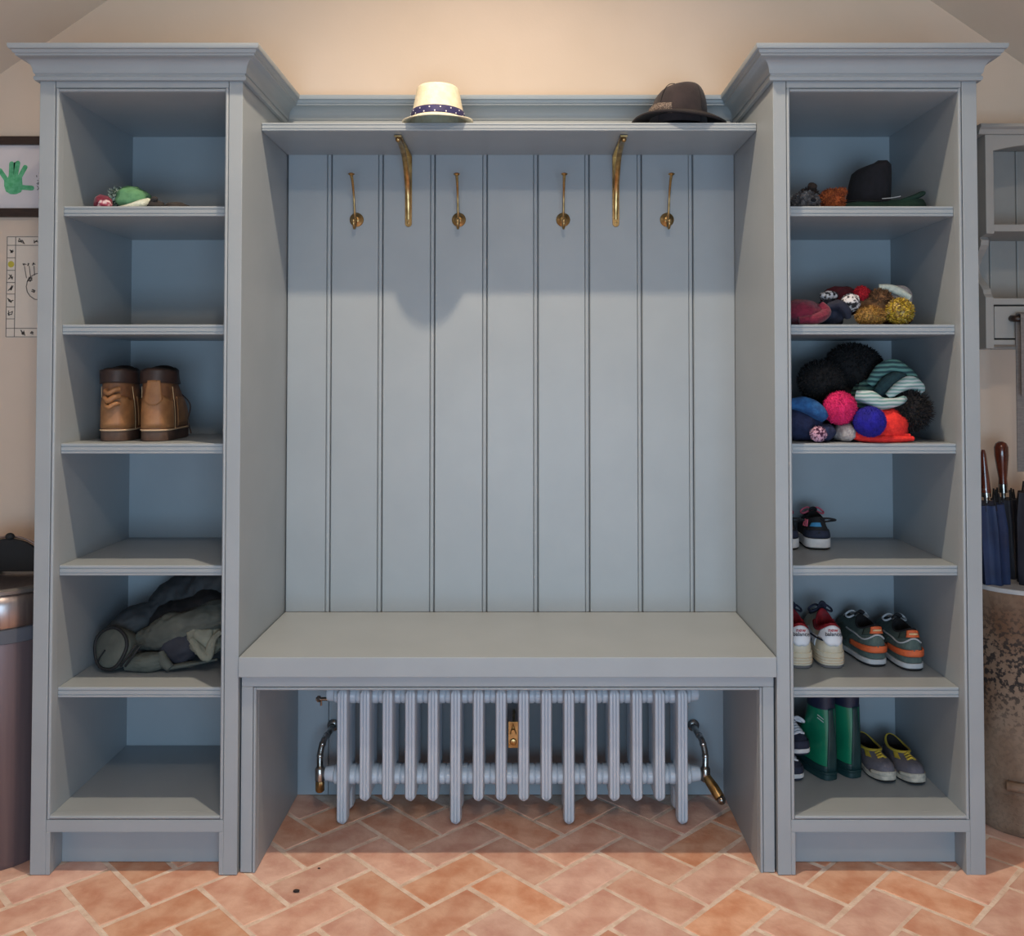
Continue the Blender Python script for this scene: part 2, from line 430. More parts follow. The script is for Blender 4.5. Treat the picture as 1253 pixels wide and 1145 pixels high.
def valve(sx, x, tail):
    m = MB()
    m.tube([(x - sx * .035, RC, .116), (x + sx * .005, RC, .116)], .0075, 10)
    m.lathe([(.011, -.006), (.011, .006)], 6, (x - sx * .012, RC, .116), axis='X')
    m.lathe([(.009, -.022), (.0135, -.018), (.0135, .012), (.010, .018)], 14, (x + sx * .010, RC, .116))
    pts = curve([(x + sx * .010, RC, .13), (x + sx * .012, RC + .012, .165), (x + sx * .006, RC + .03, .195), (x, RC + .075, .200), (x, BY - .001, .2)], 6)
    m.tube(pts, .0085, 10)
    v = R_(m.build('valve', CHROME, rad, smooth=40))
    r = MB(); r.lathe([(.016, 0), (.017, -.003), (.017, -.006), (.009, -.012)], 16, (x, BY, .2), axis='Y')
    R_(r.build('wall_rose', CHROME, rad, smooth=40))
    for p in pts[::5]: R_(MB().sphere(p, .0098, 10, 6).build('pipe_collar', CHROME, rad, smooth=40))
    if tail:
        h = MB(); h.tube([(x + sx * .012, RC - .004, .108), (x + sx * .028, RC - .026, .088), (x + sx * .040, RC - .044, .070)], [.012, .0145, .014], 12)
        k = R_(h.build('valve_handle', BRASS, rad, smooth=40))
        h2 = MB(); h2.sphere((x + sx * .043, RC - .048, .066), .0125, 12, 8); R_(h2.build('valve_cap', CHROME, rad, smooth=60))
    else:
        h = MB(); h.lathe([(.011, 0), (.0125, -.004), (.0125, -.026), (.009, -.030)], 8, (x + sx * .010, RC, .096)); R_(h.build('valve_handle', BRASS, rad, smooth=40))
valve(-1, RXs[0] - .062, False); valve(1, RXs[-1] + .062, True)
ws = MB(); ws.box(-.0465, -.0195, RF + .010, RF + .014, .205, .275); R_(ws.build('wall_stay', BRASS, rad, bevel=.001))
ws = MB(); ws.lathe([(.0095, -.004), (.0075, -.0075), (.003, -.0085)], 14, (-.033, RF + .0135, .222), axis='Y'); ws.lathe([(.0035, -.016), (.0035, 0)], 8, (-.033, RF + .013, .255), axis='Y')
ws.tube([(-.041, RF + .008, .243), (-.033, RF + .006, .270), (-.025, RF + .008, .243)], .002, 6)
R_(ws.build('stay_nut', BRASS, rad, smooth=40))
ws = MB(); ws.tube([(-.033, RF + .012, .24), (-.033, BY - .002, .24)], .004, 8); R_(ws.build('stay_rod', BRASS, rad))

# ================================================================== BRASS BRACKETS AND HOOKS
def bracket(x, lean, label):
    t = thing('shelf_bracket', label, 'bracket', (x, BY, 1.64), group='brass brackets under the hat shelf')
    def rounded(w, z0, z1):
        pr = [(-w / 2, z1), (-w / 2, z0 + w / 2)] + [(-w / 2 * math.cos(PI * k / 8), z0 + w / 2 - w / 2 * math.sin(PI * k / 8)) for k in range(1, 8)] + [(w / 2, z0 + w / 2), (w / 2, z1)]
        return pr
    MB().prism(rounded(.020, 0.0, .209), 'Y', -.004, 0.0).build('wall_plate', BRASS, t, bevel=.0008)
    MB().box(-.010, .010, -.225, -.004, .2055, .2105).build('shelf_plate', BRASS, t, bevel=.0008)
    pts = curve([(0, -.004, .022), (0, -.010, .060), (0, -.030, .120), (0, -.085, .178), (0, -.160, .198), (0, -.215, .2000)], 8)
    m = MB(); rows = []
    for i, p in enumerate(pts):      # T-section brace: flat strap
        s = .0055 + .0015 * math.sin(PI * i / (len(pts) - 1))
        d = (pts[min(i + 1, len(pts) - 1)] - pts[max(i - 1, 0)]).normalized(); nn = Vector((0, d.z, -d.y))
        rows.append([p + Vector((s * cx_, 0, 0)) + nn * (.0045 * cy_) for cx_, cy_ in ((-1, -.5), (-.4, -1), (.4, -1), (1, -.5), (1, .5), (.4, 1), (-.4, 1), (-1, .5))])
    m.grid(rows, True, True, True); m.build('brace', BRASS, t, smooth=40)
    MB().sphere((0, -.219, .199), .0075, 12, 8).build('finial', BRASS, t, smooth=60)
    for z in (.012, .150):
        MB().lathe([(.0042, -.0052), (.0030, -.0062), (.0008, -.0064)], 10, (0, 0, z), axis='Y').build('screw', BRASS, t, smooth=40)
bracket(-.342, -1, 'brass shelf bracket below the straw hat'); bracket(.264, 1, 'brass shelf bracket closest to the black felt hat')
hook_labels = ['brass coat hook between the boot bookcase and the bracket below the straw hat',
               'brass coat hook just inside the bracket below the straw hat, towards the bench middle',
               'brass coat hook just inside the bracket below the black hat, towards the bench middle',
               'brass coat hook on the planks, between the knitwear bookcase and the nearest bracket']
hook0 = None
def make_hook():
    t = thing('coat_hook', hook_labels[0], 'coat hook', (0, BY, 1.661), group='brass coat hooks')
    MB().lathe([(.0205, 0), (.0205, -.0022), (.0185, -.0042), (.0155, -.0050), (.011, -.0085), (.0085, -.0105), (.004, -.011)], 24, axis='Y').build('back_plate', BRASS, t, smooth=40)
    pts = curve([(0, -.008, -.006), (0, -.024, .002), (0, -.034, .020), (0, -.046, .060), (0, -.066, .096), (0, -.084, .112)], 7)
    MB().tube(pts, [.0046 - .0016 * math.sin(PI * i / (len(pts) - 1)) for i in range(len(pts))], 10).build('upper_arm', BRASS, t, smooth=50)
    MB().lathe([(.002, -.004), (.0032, -.003), (.0085, .001), (.0095, .003), (.006, .0055), (.001, .0065)], 16, (0, -.085, .113)).build('knob', BRASS, t, smooth=50)
    pts = curve([(0, -.010, -.004), (0, -.022, -.020), (0, -.036, -.030), (0, -.046, -.022), (0, -.048, -.012)], 6)
    MB().tube(pts, .0040, 10).build('lower_arm', BRASS, t, smooth=50)
    MB().sphere((0, -.048, -.010), .0062, 12, 8).build('lower_knob', BRASS, t, smooth=60)
    for x in (-.012, .012):
        MB().lathe([(.0032, -.0055), (.0022, -.0066), (.0006, -.0068)], 8, (x, 0, 0), axis='Y').build('screw', BRASS, t, smooth=40)
    return t
def copy_tree(o, parent=None):
    c = o.copy(); link(c, parent)
    for ch in [x for x in bpy.data.objects if x.parent == o]: copy_tree(ch, c)
    return c
hook0 = make_hook()
for k, x in enumerate((-.4934, -.1948, .1099, .4134)):
    o = hook0 if k == 0 else copy_tree(hook0)
    o.location.x = x; o['label'] = hook_labels[k]

# ================================================================== SOFT-GOODS HELPERS
def blob(name, m, parent, c, r, seed=0, amp=0.12, freq=2.2, floor_z=None, n=30, k=18, fold=0.0, rot=(0, 0, 0), solid=0):
    """crumpled cloth lump: an ellipsoid pushed about by noise and pleated; floor_z is where it rests"""
    R = Euler(rot).to_matrix(); off = Vector((seed * 3.17, seed * 1.71, seed * 5.3)); rows = []
    for i in range(k + 1):
        t = min(max(PI * i / k, .03), PI - .03); row = []
        for j in range(n):
            a = 2 * PI * j / n
            d = Vector((math.sin(t) * math.cos(a), math.sin(t) * math.sin(a), -math.cos(t)))
            s = 1 + amp * noise.noise(d * freq + off) * 1.6
            if fold: s += fold * (1 - abs(noise.noise(d * freq * 1.6 + off * 2)) * 3)
            p = R @ Vector((d.x * r[0] * s, d.y * r[1] * s, d.z * r[2] * s)) + Vector(c)
            if floor_z is not None and p.z < floor_z: p.z = floor_z
            row.append(p)
        rows.append(row)
    return MB().grid(rows, True, True, True).build(name, m, parent, smooth=75)
def fluff(name, m, parent, c, r, n=900, ln=0.25, core=0.86, seed=1, width=0.035, floor_z=None, droop=0.0):
    """fur or wool ball: a core with many short tapering strands"""
    rnd = random.Random(seed); r = r if isinstance(r, tuple) else (r, r, r); mb = MB()
    mb.sphere(c, tuple(q * core for q in r), 20, 14); mean = sum(r) / 3
    for _ in range(n):
        d = Vector((rnd.gauss(0, 1), rnd.gauss(0, 1), rnd.gauss(0, 1))).normalized()
        tdir = (d + 0.55 * Vector((rnd.gauss(0, 1), rnd.gauss(0, 1), rnd.gauss(0, 1) - droop))).normalized()
        b = Vector(c) + Vector((d.x * r[0], d.y * r[1], d.z * r[2])) * (core * .97)
        side = d.orthogonal().normalized(); side.rotate(Matrix.Rotation(rnd.uniform(0, 6.28), 3, d)); side *= mean * width
        tip = b + tdir * mean * ln * rnd.uniform(.6, 1.15); mid = (b + tip) / 2 + side.cross(d) * .4
        if floor_z is not None:
            if b.z < floor_z: continue
            tip.z = max(tip.z, floor_z)
        mb.add([b - side, b + side, mid + side * .8, mid - side * .8, tip], [(0, 1, 2, 3), (3, 2, 4)])
    if floor_z is not None: mb.v = [(x, y, max(z, floor_z)) for x, y, z in mb.v]
    return mb.build(name, m, parent)
def cloth_tube(name, m, parent, pts, rs, seed=0, amp=.2, flat=1.0, n=22, fine=12, freq=14, floor_z=None):
    P = curve(pts, fine); Rr = curve([(q, 0, 0) for q in rs], fine); off = Vector((seed * 2.3, seed * .7, 1.1 * seed)); mb = MB(); rows = []; prev = None; n = int(n * 1.7)
    for i, p in enumerate(P):
        d = (P[min(i + 1, len(P) - 1)] - P[max(i - 1, 0)]).normalized()
        u = d.cross(Vector((0, 0, 1))).normalized() if prev is None else (prev - d * prev.dot(d)).normalized(); prev = u; v = d.cross(u)
        row = []
        for j in range(n):
            a = 2 * PI * j / n; q = u * math.cos(a) + v * math.sin(a) * flat
            w_ = p + q * .05
            s = Rr[i].x * (1 + amp * (noise.noise(w_ * freq + off) * 1.5 + .9 * (.35 - abs(noise.noise(w_ * freq * 2.3 + off))) + .45 * (.3 - abs(noise.noise(w_ * freq * 5 + off)))))
            r_ = p + q * s
            if floor_z is not None: r_.z = max(r_.z, floor_z)
            row.append(r_)
        rows.append(row)
    return mb.grid(rows, True, True, True).build(name, m, parent, smooth=70)
def put(o, t):
    """parent an object built in world coordinates to thing t without moving it"""
    o.parent = t; o.matrix_parent_inverse = Matrix.LocRotScale(t.location, t.rotation_euler, None).inverted(); return o

# ================================================================== SHOES
def interp(tab, u):
    for (a, x), (b, y) in zip(tab[:-1], tab[1:]):
        if u <= b:
            s = (u - a) / (b - a); s = s * s * (3 - 2 * s); return x + (y - x) * s
    return tab[-1][1]
class Shoe:
    def __init__(s, name, label, loc, rz, group, L=.27, heel=.034, mid=.033, ball=.047, sole=((.026, .002, None),), spring=.012,
                 hz=.075, sz=.055, fz=.085, yo=.27, ax=.026, ay=.055, toe_h=.05, upper=None, lining=None, lean=0.0, rx=0.0, blend=0.42, shaft=0.0):
        s.t = thing(name, label, 'shoe' if 'boot' not in name else 'boot', loc, rz, group); s.t.rotation_euler.x = rx
        s.L, s.tab, s.spring = L, [(0, heel), (.35, mid), (.68, ball), (1, ball * .86)], spring
        s.hz, s.sz, s.fz, s.yo, s.ax, s.ay, s.toe_h, s.blend, s.shaft = hz, sz, fz, yo * L, ax, ay, toe_h, blend, shaft
        z = 0
        for i, (h, grow, m) in enumerate(sole):
            s.layer(('outsole', 'midsole', 'welt')[min(i, 2)] if len(sole) > 1 else 'sole', z, z + h, grow, m); z += h
        s.z0 = z
        NA, NT = 44, 14
        rows = [[s.ev(-PI + 2 * PI * j / NA, i / NT) for j in range(NA)] for i in range(NT + 1)]
        MB().grid(rows, True, True, False).build('upper', upper, s.t, smooth=60, solid=0)
        # padded rim and lining that goes down inside
        rim = rows[-1]; c = Vector((0, s.yo, 0)); inn = []
        for f, dz in ((1.0, 0), (.93, .004), (.84, .002), (.78, -.01), (.72, -min(.05, s.sz * .6)), (.3, -min(.055, s.sz * .65))):
            inn.append([Vector((c.x + (p.x - c.x) * f, c.y + (p.y - c.y) * f, p.z + dz)) for p in rim])
        MB().grid(inn, True, False, True).build('lining', lining or upper, s.t, smooth=60)
    def outline(s, a, grow=0.0):
        u = (1 - math.cos(a)) / 2
        e = max(0.0, 1 - abs(2 * u - 1) ** 3.2) ** (1 / 3.2)
        x = (interp(s.tab, u) + grow) * e * (1 if math.sin(a) >= 0 else -1)
        return Vector((x, s.L * u + grow * (2 * u - 1), 0))
    def lift(s, u): return s.spring * max(0, (u - .68) / .32) ** 2
    def layer(s, name, z0, z1, grow, m):
        NA = 48; rows = []
        for z, g in ((z0, -.003), (z0 + .002, 0), (z1 - .001, 0), (z1, -.001)):
            row = []
            for j in range(NA):
                p = s.outline(2 * PI * j / NA, grow + g); p.z = z + s.lift(p.y / s.L); row.append(p)
            rows.append(row)
        MB().grid(rows, True, True, True).build(name, m, s.t, smooth=40)
    def ev(s, a, t):
        B = s.outline(a); u = B.y / s.L; B.z = s.z0 + s.lift(u) - .001
        c = math.cos(a); top = s.sz + ((s.hz if c > 0 else s.fz) - s.sz) * c * c
        T = Vector((s.ax * math.sin(a), s.yo - s.ay * c, s.z0 + top))
        k = max(0, -c); k = k * k * (3 - 2 * k)        # 1 at the toe, 0 from the side back to the heel
        h1 = (1 - k) * top * .5 + k * s.toe_h * 1.15
        C1 = B + Vector((B.x * .06, -.004 * max(0, c), h1))
        C2h = T + Vector((0, -.004 * max(0, c), -top * .35))
        C2t = T + Vector((0, (B.y - T.y) * s.blend * (1 - s.shaft), -top * (.30 + .5 * s.shaft)))
        return bez(B, C1, C2h * (1 - k) + C2t * k, T, t)
    def patch(s, name, a0, a1, t0, t1, m, off=.0012, na=14, nt=8, th=.0014, wav=None, child=None):
        rows = []
        for i in range(nt + 1):
            row = []
            for j in range(na + 1):
                f = j / na; a = a0 + (a1 - a0) * f
                lo = t0(f) if callable(t0) else t0; hi = t1(f) if callable(t1) else t1
                t = lo + (hi - lo) * i / nt
                p = s.ev(a, t); e = 1e-3
                n = (s.ev(a + e, t) - s.ev(a - e, t)).cross(s.ev(a, min(1, t + e)) - s.ev(a, t - e))
                n = n.normalized() if n.length > 1e-12 else Vector((0, 0, 1))
                ctr = Vector((0, p.y, s.z0 + .02))
                if n.dot(p - ctr) < 0: n = -n
                row.append(p + n * off)
            rows.append(row)
        o = MB().grid(rows).build(name, m, child or s.t, smooth=60)
        md = o.modifiers.new('solid', 'SOLIDIFY'); md.thickness = th; md.offset = 0
        return o
    def laces(s, m, n=5, t0=.50, t1=.92, da=.32, r=.0024, bow=True, seed=0):
        for i in range(n):
            t = t0 + (t1 - t0) * i / max(1, n - 1); d = da * (1 - .25 * t)
            A, Bp, Cc = s.ev(PI - d, t), s.ev(PI + d, t), s.ev(PI, t) + Vector((0, 0, .0055))
            MB().tube(curve([A, Cc, Bp], 5), r, 6).build('lace', m, s.t, smooth=60)
        if bow:
            c = s.ev(PI, t1) + Vector((0, 0, .007)); rnd = random.Random(seed)
            for sg in (-1, 1):
                pts = curve([c, c + Vector((sg * .014, .008, .005)), c + Vector((sg * .030, .010, -.006)), c + Vector((sg * .026, -.004, -.010)), c], 5)
                MB().tube(pts, r, 6).build('lace_loop', m, s.t, smooth=60)
    def tongue(s, m, w=.45, up=.022):
        rows = []
        for i in range(6):
            f = i / 5; t = .55 + .45 * f; row = []
            for j in range(7):
                g = j / 6 * 2 - 1; p = s.ev(PI + g * w * (1 - .2 * f), t)
                row.append(p + Vector((0, -.006 * f, .003 + up * max(0, f - .5) * 2 * (1 - .3 * g * g))))
            rows.append(row)
        o = MB().grid(rows).build('tongue', m, s.t, smooth=60); md = o.modifiers.new('solid', 'SOLIDIFY'); md.thickness = .004; md.offset = 0
        return o

LEATHER = mat('tan_leather', (134, 90, 58), .6, rgb2=(104, 68, 44), scale=26, bump=.15, bscale=160)
LEATHER2 = mat('light_tan_leather', (154, 108, 68), .55, rgb2=(130, 88, 54), scale=30, bump=.12, bscale=160)
DKLEATHER = mat('dark_brown_collar', (44, 30, 27), .5, rgb2=(60, 42, 36), scale=30, bump=.1, bscale=120)
DKLINE = mat('dark_lining', (26, 22, 22), .9)
RUBBER = mat('brown_rubber', (88, 68, 58), .7, rgb2=(70, 54, 48), scale=40)
WELT = mat('pale_welt', (196, 168, 138), .7)
STITCH = mat('cream_stitch', (206, 172, 128), .8)
BOOT = dict(L=.27, heel=.0425, mid=.040, ball=.0465, spring=.014, hz=.155, sz=.150, fz=.162, yo=.24, ax=.041, ay=.052, toe_h=.062,
            shaft=.35, lining=DKLINE, upper=LEATHER, sole=((.026, .001, RUBBER), (.0045, .004, WELT)))
def brown_boot(label, x, y, rz, fold):
    s = Shoe('ankle_boot', label, (x, y, 1.037), rz, 'brown ankle boots', **BOOT)
    s.patch('padded_collar', -2.55, 2.55, .76, 1.0, DKLEATHER, .003, 40, 6, .007)
    s.patch('heel_counter', -1.0, 1.0, .02, lambda f: .42 + .10 * math.sin(PI * f), LEATHER2, .0012, 24, 8)
    s.patch('side_panel', 1.25, 2.2, .03, .5, LEATHER2, .001, 12, 8); s.patch('side_panel', -2.2, -1.25, .03, .5, LEATHER2, .001, 12, 8)
    for a in (-1.02, 1.02):
        pts = [s.ev(a, t / 10) + Vector((math.copysign(.0016, a), -.001, 0)) for t in range(0, 8)]
        MB().tube(pts, .0009, 5).build('stitching', STITCH, s.t)
    if fold:     # crumpled pull loop
        for dz, r in ((.100, .012), (.082, .014), (.064, .011)):
            pts = curve([(-.016, -.004, dz + .03), (-.006, -.012, dz + .028 - r * .4), (.007, -.012, dz + .031), (.018, -.004, dz + .034)], 5)
            MB().tube(pts, r * .55, 8).build('pull_tab', LEATHER2, s.t, smooth=60)
    else:
        s.patch('pull_tab', -.30, .30, lambda f: .42 - .09 * math.sin(PI * f), .80, LEATHER2, .0045, 12, 10, .004)
    s.patch('label_tag', 2.9, 3.4, .93, 1.0, STITCH, -.004, 6, 3)
    s.laces(DKLEATHER, 5, .45, .85, .3, .0022, True)
    if not fold:
        MB().tube(curve([s.ev(2.6, .6), s.ev(2.0, .35) + Vector((.012, 0, 0)), s.ev(1.6, .08) + Vector((.014, 0, .0)), s.ev(1.5, .02) + Vector((.022, .02, -.022))], 6), .0016, 6).build('lace', DKLEATHER, s.t)
    return s
brown_boot('brown leather ankle boot with a crumpled pull loop at the heel', -1.056, .10, .16, True)
brown_boot('brown leather ankle boot with a long flat tan heel tab', -.952, .10, .15, False)

# ---- pale trainers with red collars
CREAM = mat('cream_sole_foam', (206, 198, 180), .7, rgb2=(190, 176, 148), scale=24, bump=.15, bscale=120)
WHITE = mat('white_leather', (222, 222, 226), .5, rgb2=(208, 208, 214), scale=20)
GREYSOLE = mat('grey_outsole', (104, 104, 108), .8)
RED = mat('red_mesh', (158, 30, 40), .75, rgb2=(120, 18, 30), scale=60, bump=.2, bscale=300)
NAVY = mat('navy_textile', (24, 28, 46), .85, rgb2=(34, 38, 58), scale=60, bump=.2, bscale=240)
BLACKT = mat('black_textile', (20, 20, 23), .9, rgb2=(30, 30, 34), scale=60, bump=.2, bscale=240)
def text_mesh(parent, body, size, m, loc, rot):
    cu = bpy.data.curves.new('lettering', 'FONT'); cu.body = body; cu.size = size; cu.extrude = .0003; cu.align_x = 'CENTER'; cu.offset = .00015
    tmp = bpy.data.objects.new('lettering', cu); COL.objects.link(tmp); bpy.context.view_layer.update()
    me = bpy.data.meshes.new_from_object(tmp.evaluated_get(bpy.context.evaluated_depsgraph_get()))
    bpy.data.objects.remove(tmp); me.materials.clear(); me.materials.append(m)
    o = bpy.data.objects.new('lettering', me); link(o, parent); o.location = loc; o.rotation_euler = rot; return o
REDINK = mat('red_print', (170, 40, 46), .6); DARKINK = mat('dark_print', (38, 40, 50), .6)
def cream_trainer(label, x, y, rz):
    s = Shoe('trainer', label, (x, y, .439), rz, 'cream and red trainers', L=.235, heel=.038, mid=.034, ball=.0385, spring=.014, hz=.070, sz=.052, fz=.085,
             yo=.27, ax=.028, ay=.052, toe_h=.042, upper=CREAM, lining=RED, sole=((.007, .001, GREYSOLE), (.034, .003, CREAM)))
    s.patch('heel_tab', -.95, .95, lambda f: .50 - .30 * math.sin(PI * f) ** 3, lambda f: .86 + .12 * math.sin(PI * f), WHITE, .0025, 24, 8, .003)
    s.patch('collar', -2.2, 2.2, .84, 1.0, RED, .0018, 40, 4, .003)
    s.patch('side_panel', 1.0, 2.0, .05, .55, WHITE, .0012, 14, 8); s.patch('side_panel', -2.0, -1.0, .05, .55, WHITE, .0012, 14, 8)
    MB().tube(curve([s.ev(-1.5, .42) + Vector((-.003, 0, 0)), s.ev(-.9, .43) + Vector((-.003, -.003, 0)), s.ev(-.55, .40) + Vector((-.001, -.005, 0))], 5), .0022, 6).build('piping', NAVY, s.t)
    MB().tube(curve([s.ev(1.5, .42) + Vector((.003, 0, 0)), s.ev(.9, .43) + Vector((.003, -.003, 0)), s.ev(.55, .40) + Vector((.001, -.005, 0))], 5), .0022, 6).build('piping', NAVY, s.t)
    for z in (.014, .021, .028): s_ = [s.outline(-1.7 + 3.4 * k / 24, .0035) + Vector((0, 0, z)) for k in range(25)]; MB().tube(s_, .0009, 5).build('sole_groove', WELT, s.t)
    text_mesh(s.t, 'new', .015, REDINK, s.ev(0, .80) + Vector((0, -.0052, -.003)), (PI / 2 + .06, 0, 0))
    text_mesh(s.t, 'balance', .0145, DARKINK, s.ev(0, .64) + Vector((0, -.0056, -.003)), (PI / 2 + .02, 0, 0))
    s.tongue(NAVY, .5, .020); s.laces(NAVY, 5, .5, .95, .34, .003, True)
    return s
cream_trainer('cream trainer with red collar, tucked against the bookcase stile', .7225, .172, -.06)
cream_trainer('cream trainer with red collar, beside the green and orange trainers', .8065, .172, -.06)

# ---- green and orange trainers
GREEN = mat('grey_green_mesh', (80, 96, 92), .8, rgb2=(66, 82, 80), scale=60, bump=.25, bscale=300)
DKGREEN = mat('dark_green_suede', (52, 66, 58), .9, rgb2=(44, 56, 50), scale=50)
ORANGE = mat('orange_sole_band', (208, 98, 52), .65, rgb2=(190, 84, 44), scale=30)
PALEGREY = mat('pale_grey_foam', (186, 188, 190), .7, rgb2=(166, 168, 172), scale=30)
def green_trainer(label, x, y, rz):
    s = Shoe('trainer', label, (x, y, .439), rz, 'green and orange trainers', L=.235, heel=.0355, mid=.034, ball=.040, spring=.016, hz=.068, sz=.050, fz=.070,
             yo=.27, ax=.027, ay=.052, toe_h=.04, upper=GREEN, lining=BLACKT, sole=((.006, .001, BLACKT), (.014, .003, PALEGREY), (.016, .001, GREEN)))
    for a0, a1 in ((-1.35, 1.35),): s.patch('heel_band', a0, a1, .03, .22, ORANGE, .0030, 30, 4, .004)
    pts = [s.ev(-2.0 + 4.0 * k / 40, .56 + .10 * math.cos(4 * (-2.0 + 4.0 * k / 40))) + (s.ev(-2.0 + 4.0 * k / 40, .5) - Vector((0, .07, s.z0 + .03))).normalized() * .002 for k in range(41)]
    MB().tube(pts, .0022, 6).build('trim_line', PALEGREY, s.t)
    s.patch('heel_patch', -1.0, 1.0, .66, .98, DKGREEN, .0015, 20, 5)
    s.patch('pull_tab', -.42, .42, .70, 1.0, ORANGE, .0045, 8, 6, .004)
    s.patch('logo_stripe', -.25, .25, .80, .88, STITCH, .0075, 6, 2, .001)
    s.patch('side_panel', 1.5, 2.3, .05, .5, DKGREEN, .001, 14, 6); s.patch('side_panel', -2.3, -1.5, .05, .5, DKGREEN, .001, 14, 6)
    s.tongue(BLACKT, .5, .012); s.laces(PALEGREY, 5, .5, .92, .34, .0028, True)
    return s
green_trainer('grey-green trainer with orange heel band, next to the cream trainer', .928, .185, .05)
green_trainer('grey-green trainer with orange heel band, nearest the bookcase side panel', 1.0085, .150, -.02)

# ---- dark running shoes
PINK = mat('pink_lace', (206, 96, 116), .8); BLUEP = mat('blue_patch', (52, 124, 168), .7)
WSOLE = mat('white_sole_foam', (208, 206, 206), .7, rgb2=(190, 188, 190), scale=30, bump=.1, bscale=100)
def runner(label, x, y, rz):
    s = Shoe('running_shoe', label, (x, y, .737), rz, 'black running shoes', L=.185, heel=.038, mid=.033, ball=.038, spring=.012, hz=.054, sz=.044, fz=.060,
             yo=.28, ax=.024, ay=.043, toe_h=.034, upper=BLACKT, lining=BLACKT, sole=((.005, .001, DKLINE), (.025, .003, WSOLE)))
    s.patch('side_logo', -.62, .12, .55, .78, BLUEP, .002, 10, 5)
    s.patch('heel_counter', -1.1, 1.1, .04, .36, NAVY, .0015, 20, 5)
    MB().tube(curve([s.ev(.25, .98), s.ev(.35, .98) + Vector((.014, -.014, .004)), s.ev(.8, .98) + Vector((.028, -.010, .002)), s.ev(1.0, .97) + Vector((.012, .004, -.002)), s.ev(1.0, .9)], 6), .0028, 7).build('pull_loop', BLACKT, s.t)
    s.tongue(BLACKT, .5, .010); s.laces(PINK, 5, .45, .95, .36, .0026, True)
    for k in range(3):
        a = -.9 - k * .3; MB().tube([s.ev(a, .55) + Vector((-.002, 0, 0)), s.ev(a - .25, .99) + Vector((-.002, 0, .001))], .0018, 6).build('trim_line', PINK, s.t)
    return s
runner('black running shoe with pink laces, whole heel in view', .789, .228, -.14)
runner('black running shoe with pink laces, half hidden by the stile', .7035, .228, -.14)

# ---- green wellingtons
WELLY = mat('green_rubber', (18, 116, 84), .32, rgb2=(14, 104, 76), scale=10, coat=.2)
DKWELLY = mat('dark_green_rubber', (14, 44, 46), .45, rgb2=(20, 52, 54), scale=20)
NAVYR = mat('navy_rubber', (18, 24, 48), .5, rgb2=(26, 32, 58), scale=20)
def welly(label, x, y, rz, k):
    s = Shoe('wellington_boot', label, (x, y, .141), rz, 'green wellington boots', L=.205, heel=.030, mid=.028, ball=.031, spring=.006, hz=.168, sz=.168, fz=.172,
             yo=.23, ax=.0305, ay=.042, toe_h=.05, upper=WELLY, lining=NAVYR, shaft=.8, blend=.3, sole=((.016, .0015, DKWELLY), (.006, .004, DKWELLY)))
    s.patch('back_seam', -.22, .22, .0, .98, DKWELLY, .0012, 6, 16, .003)
    s.patch('ankle_strip', .65, 1.1, .02, .97, DKWELLY, .0010, 6, 16, .002)
    s.patch('foot_band', -PI, PI - .01, .0, .07, DKWELLY, .0012, 44, 3, .002)
    # neoprene top above the rubber
    rows = []
    for z, f in ((.183, 1.03), (.20, 1.05), (.23, 1.07), (.262, 1.09), (.264, 1.04), (.24, .98), (.19, .94)):
        rows.append([Vector((s.ax * f * math.sin(2 * PI * j / 28), s.yo - s.ay * f * math.cos(2 * PI * j / 28), z)) for j in range(28)])
    MB().grid(rows, True).build('navy_top', NAVYR, s.t, smooth=50)
    if k:
        for d in (0, .010): MB().tube([s.ev(-1.0, .86 - d * 5) + Vector((-.001, -.001, 0)), s.ev(-.55, .80 - d * 5) + Vector((-.001, -.001, 0))], .0012, 5).build('reflective_stripe', PALEGREY, s.t)
    MB().box(.014, .020, -.012, -.006, .225, .250).build('top_toggle', PALEGREY, s.t, bevel=.001).location = (0, s.yo - s.ay - .012 + .008, 0)
    return s
welly('green wellington boot with navy top, beside the stacked canvas shoes', .806, .190, .30, True)
welly('green wellington boot with navy top, beside the grey slip-on shoes', .875, .204, .28, False)

# ---- grey slip-ons with yellow edging, toes to the front
GREYC = mat('grey_canvas', (92, 90, 100), .9, rgb2=(104, 100, 108), scale=60, bump=.3, bscale=300)
YEL = mat('yellow_edging', (196, 172, 62), .75, rgb2=(176, 150, 48), scale=40)
OFFW = mat('off_white_sole', (186, 180, 166), .75, rgb2=(150, 146, 138), scale=60)
def slipon(label, x, y, rz):
    s = Shoe('slip_on_shoe', label, (x, y, .141), rz + PI, 'grey slip-on shoes', L=.178, heel=.029, mid=.028, ball=.034, spring=.006, hz=.050, sz=.036, fz=.042,
             yo=.33, ax=.024, ay=.050, toe_h=.036, upper=GREYC, lining=DKLINE, sole=((.004, .0005, DKLINE), (.013, .002, OFFW)))
    pts = [s.ev(-PI + 2 * PI * k / 40, 1.0) + Vector((0, 0, .002)) for k in range(41)]
    MB().tube(pts, .0036, 8).build('opening_trim', YEL, s.t, smooth=60)
    s.laces(YEL, 3, .66, .90, .42, .0028, False)
    s.patch('toe_bumper', PI - 1.0, PI + 1.0, .0, .10, OFFW, .0012, 20, 3, .002)
    s.patch('elastic_gusset', 2.0, 2.35, .6, .97, YEL, .001, 6, 6)
    return s
slipon('grey canvas slip-on with yellow trim, next to the green wellingtons', .935, .345, .07)
slipon('grey canvas slip-on with yellow trim, nearest the bookcase side panel', 1.010, .333, .05)

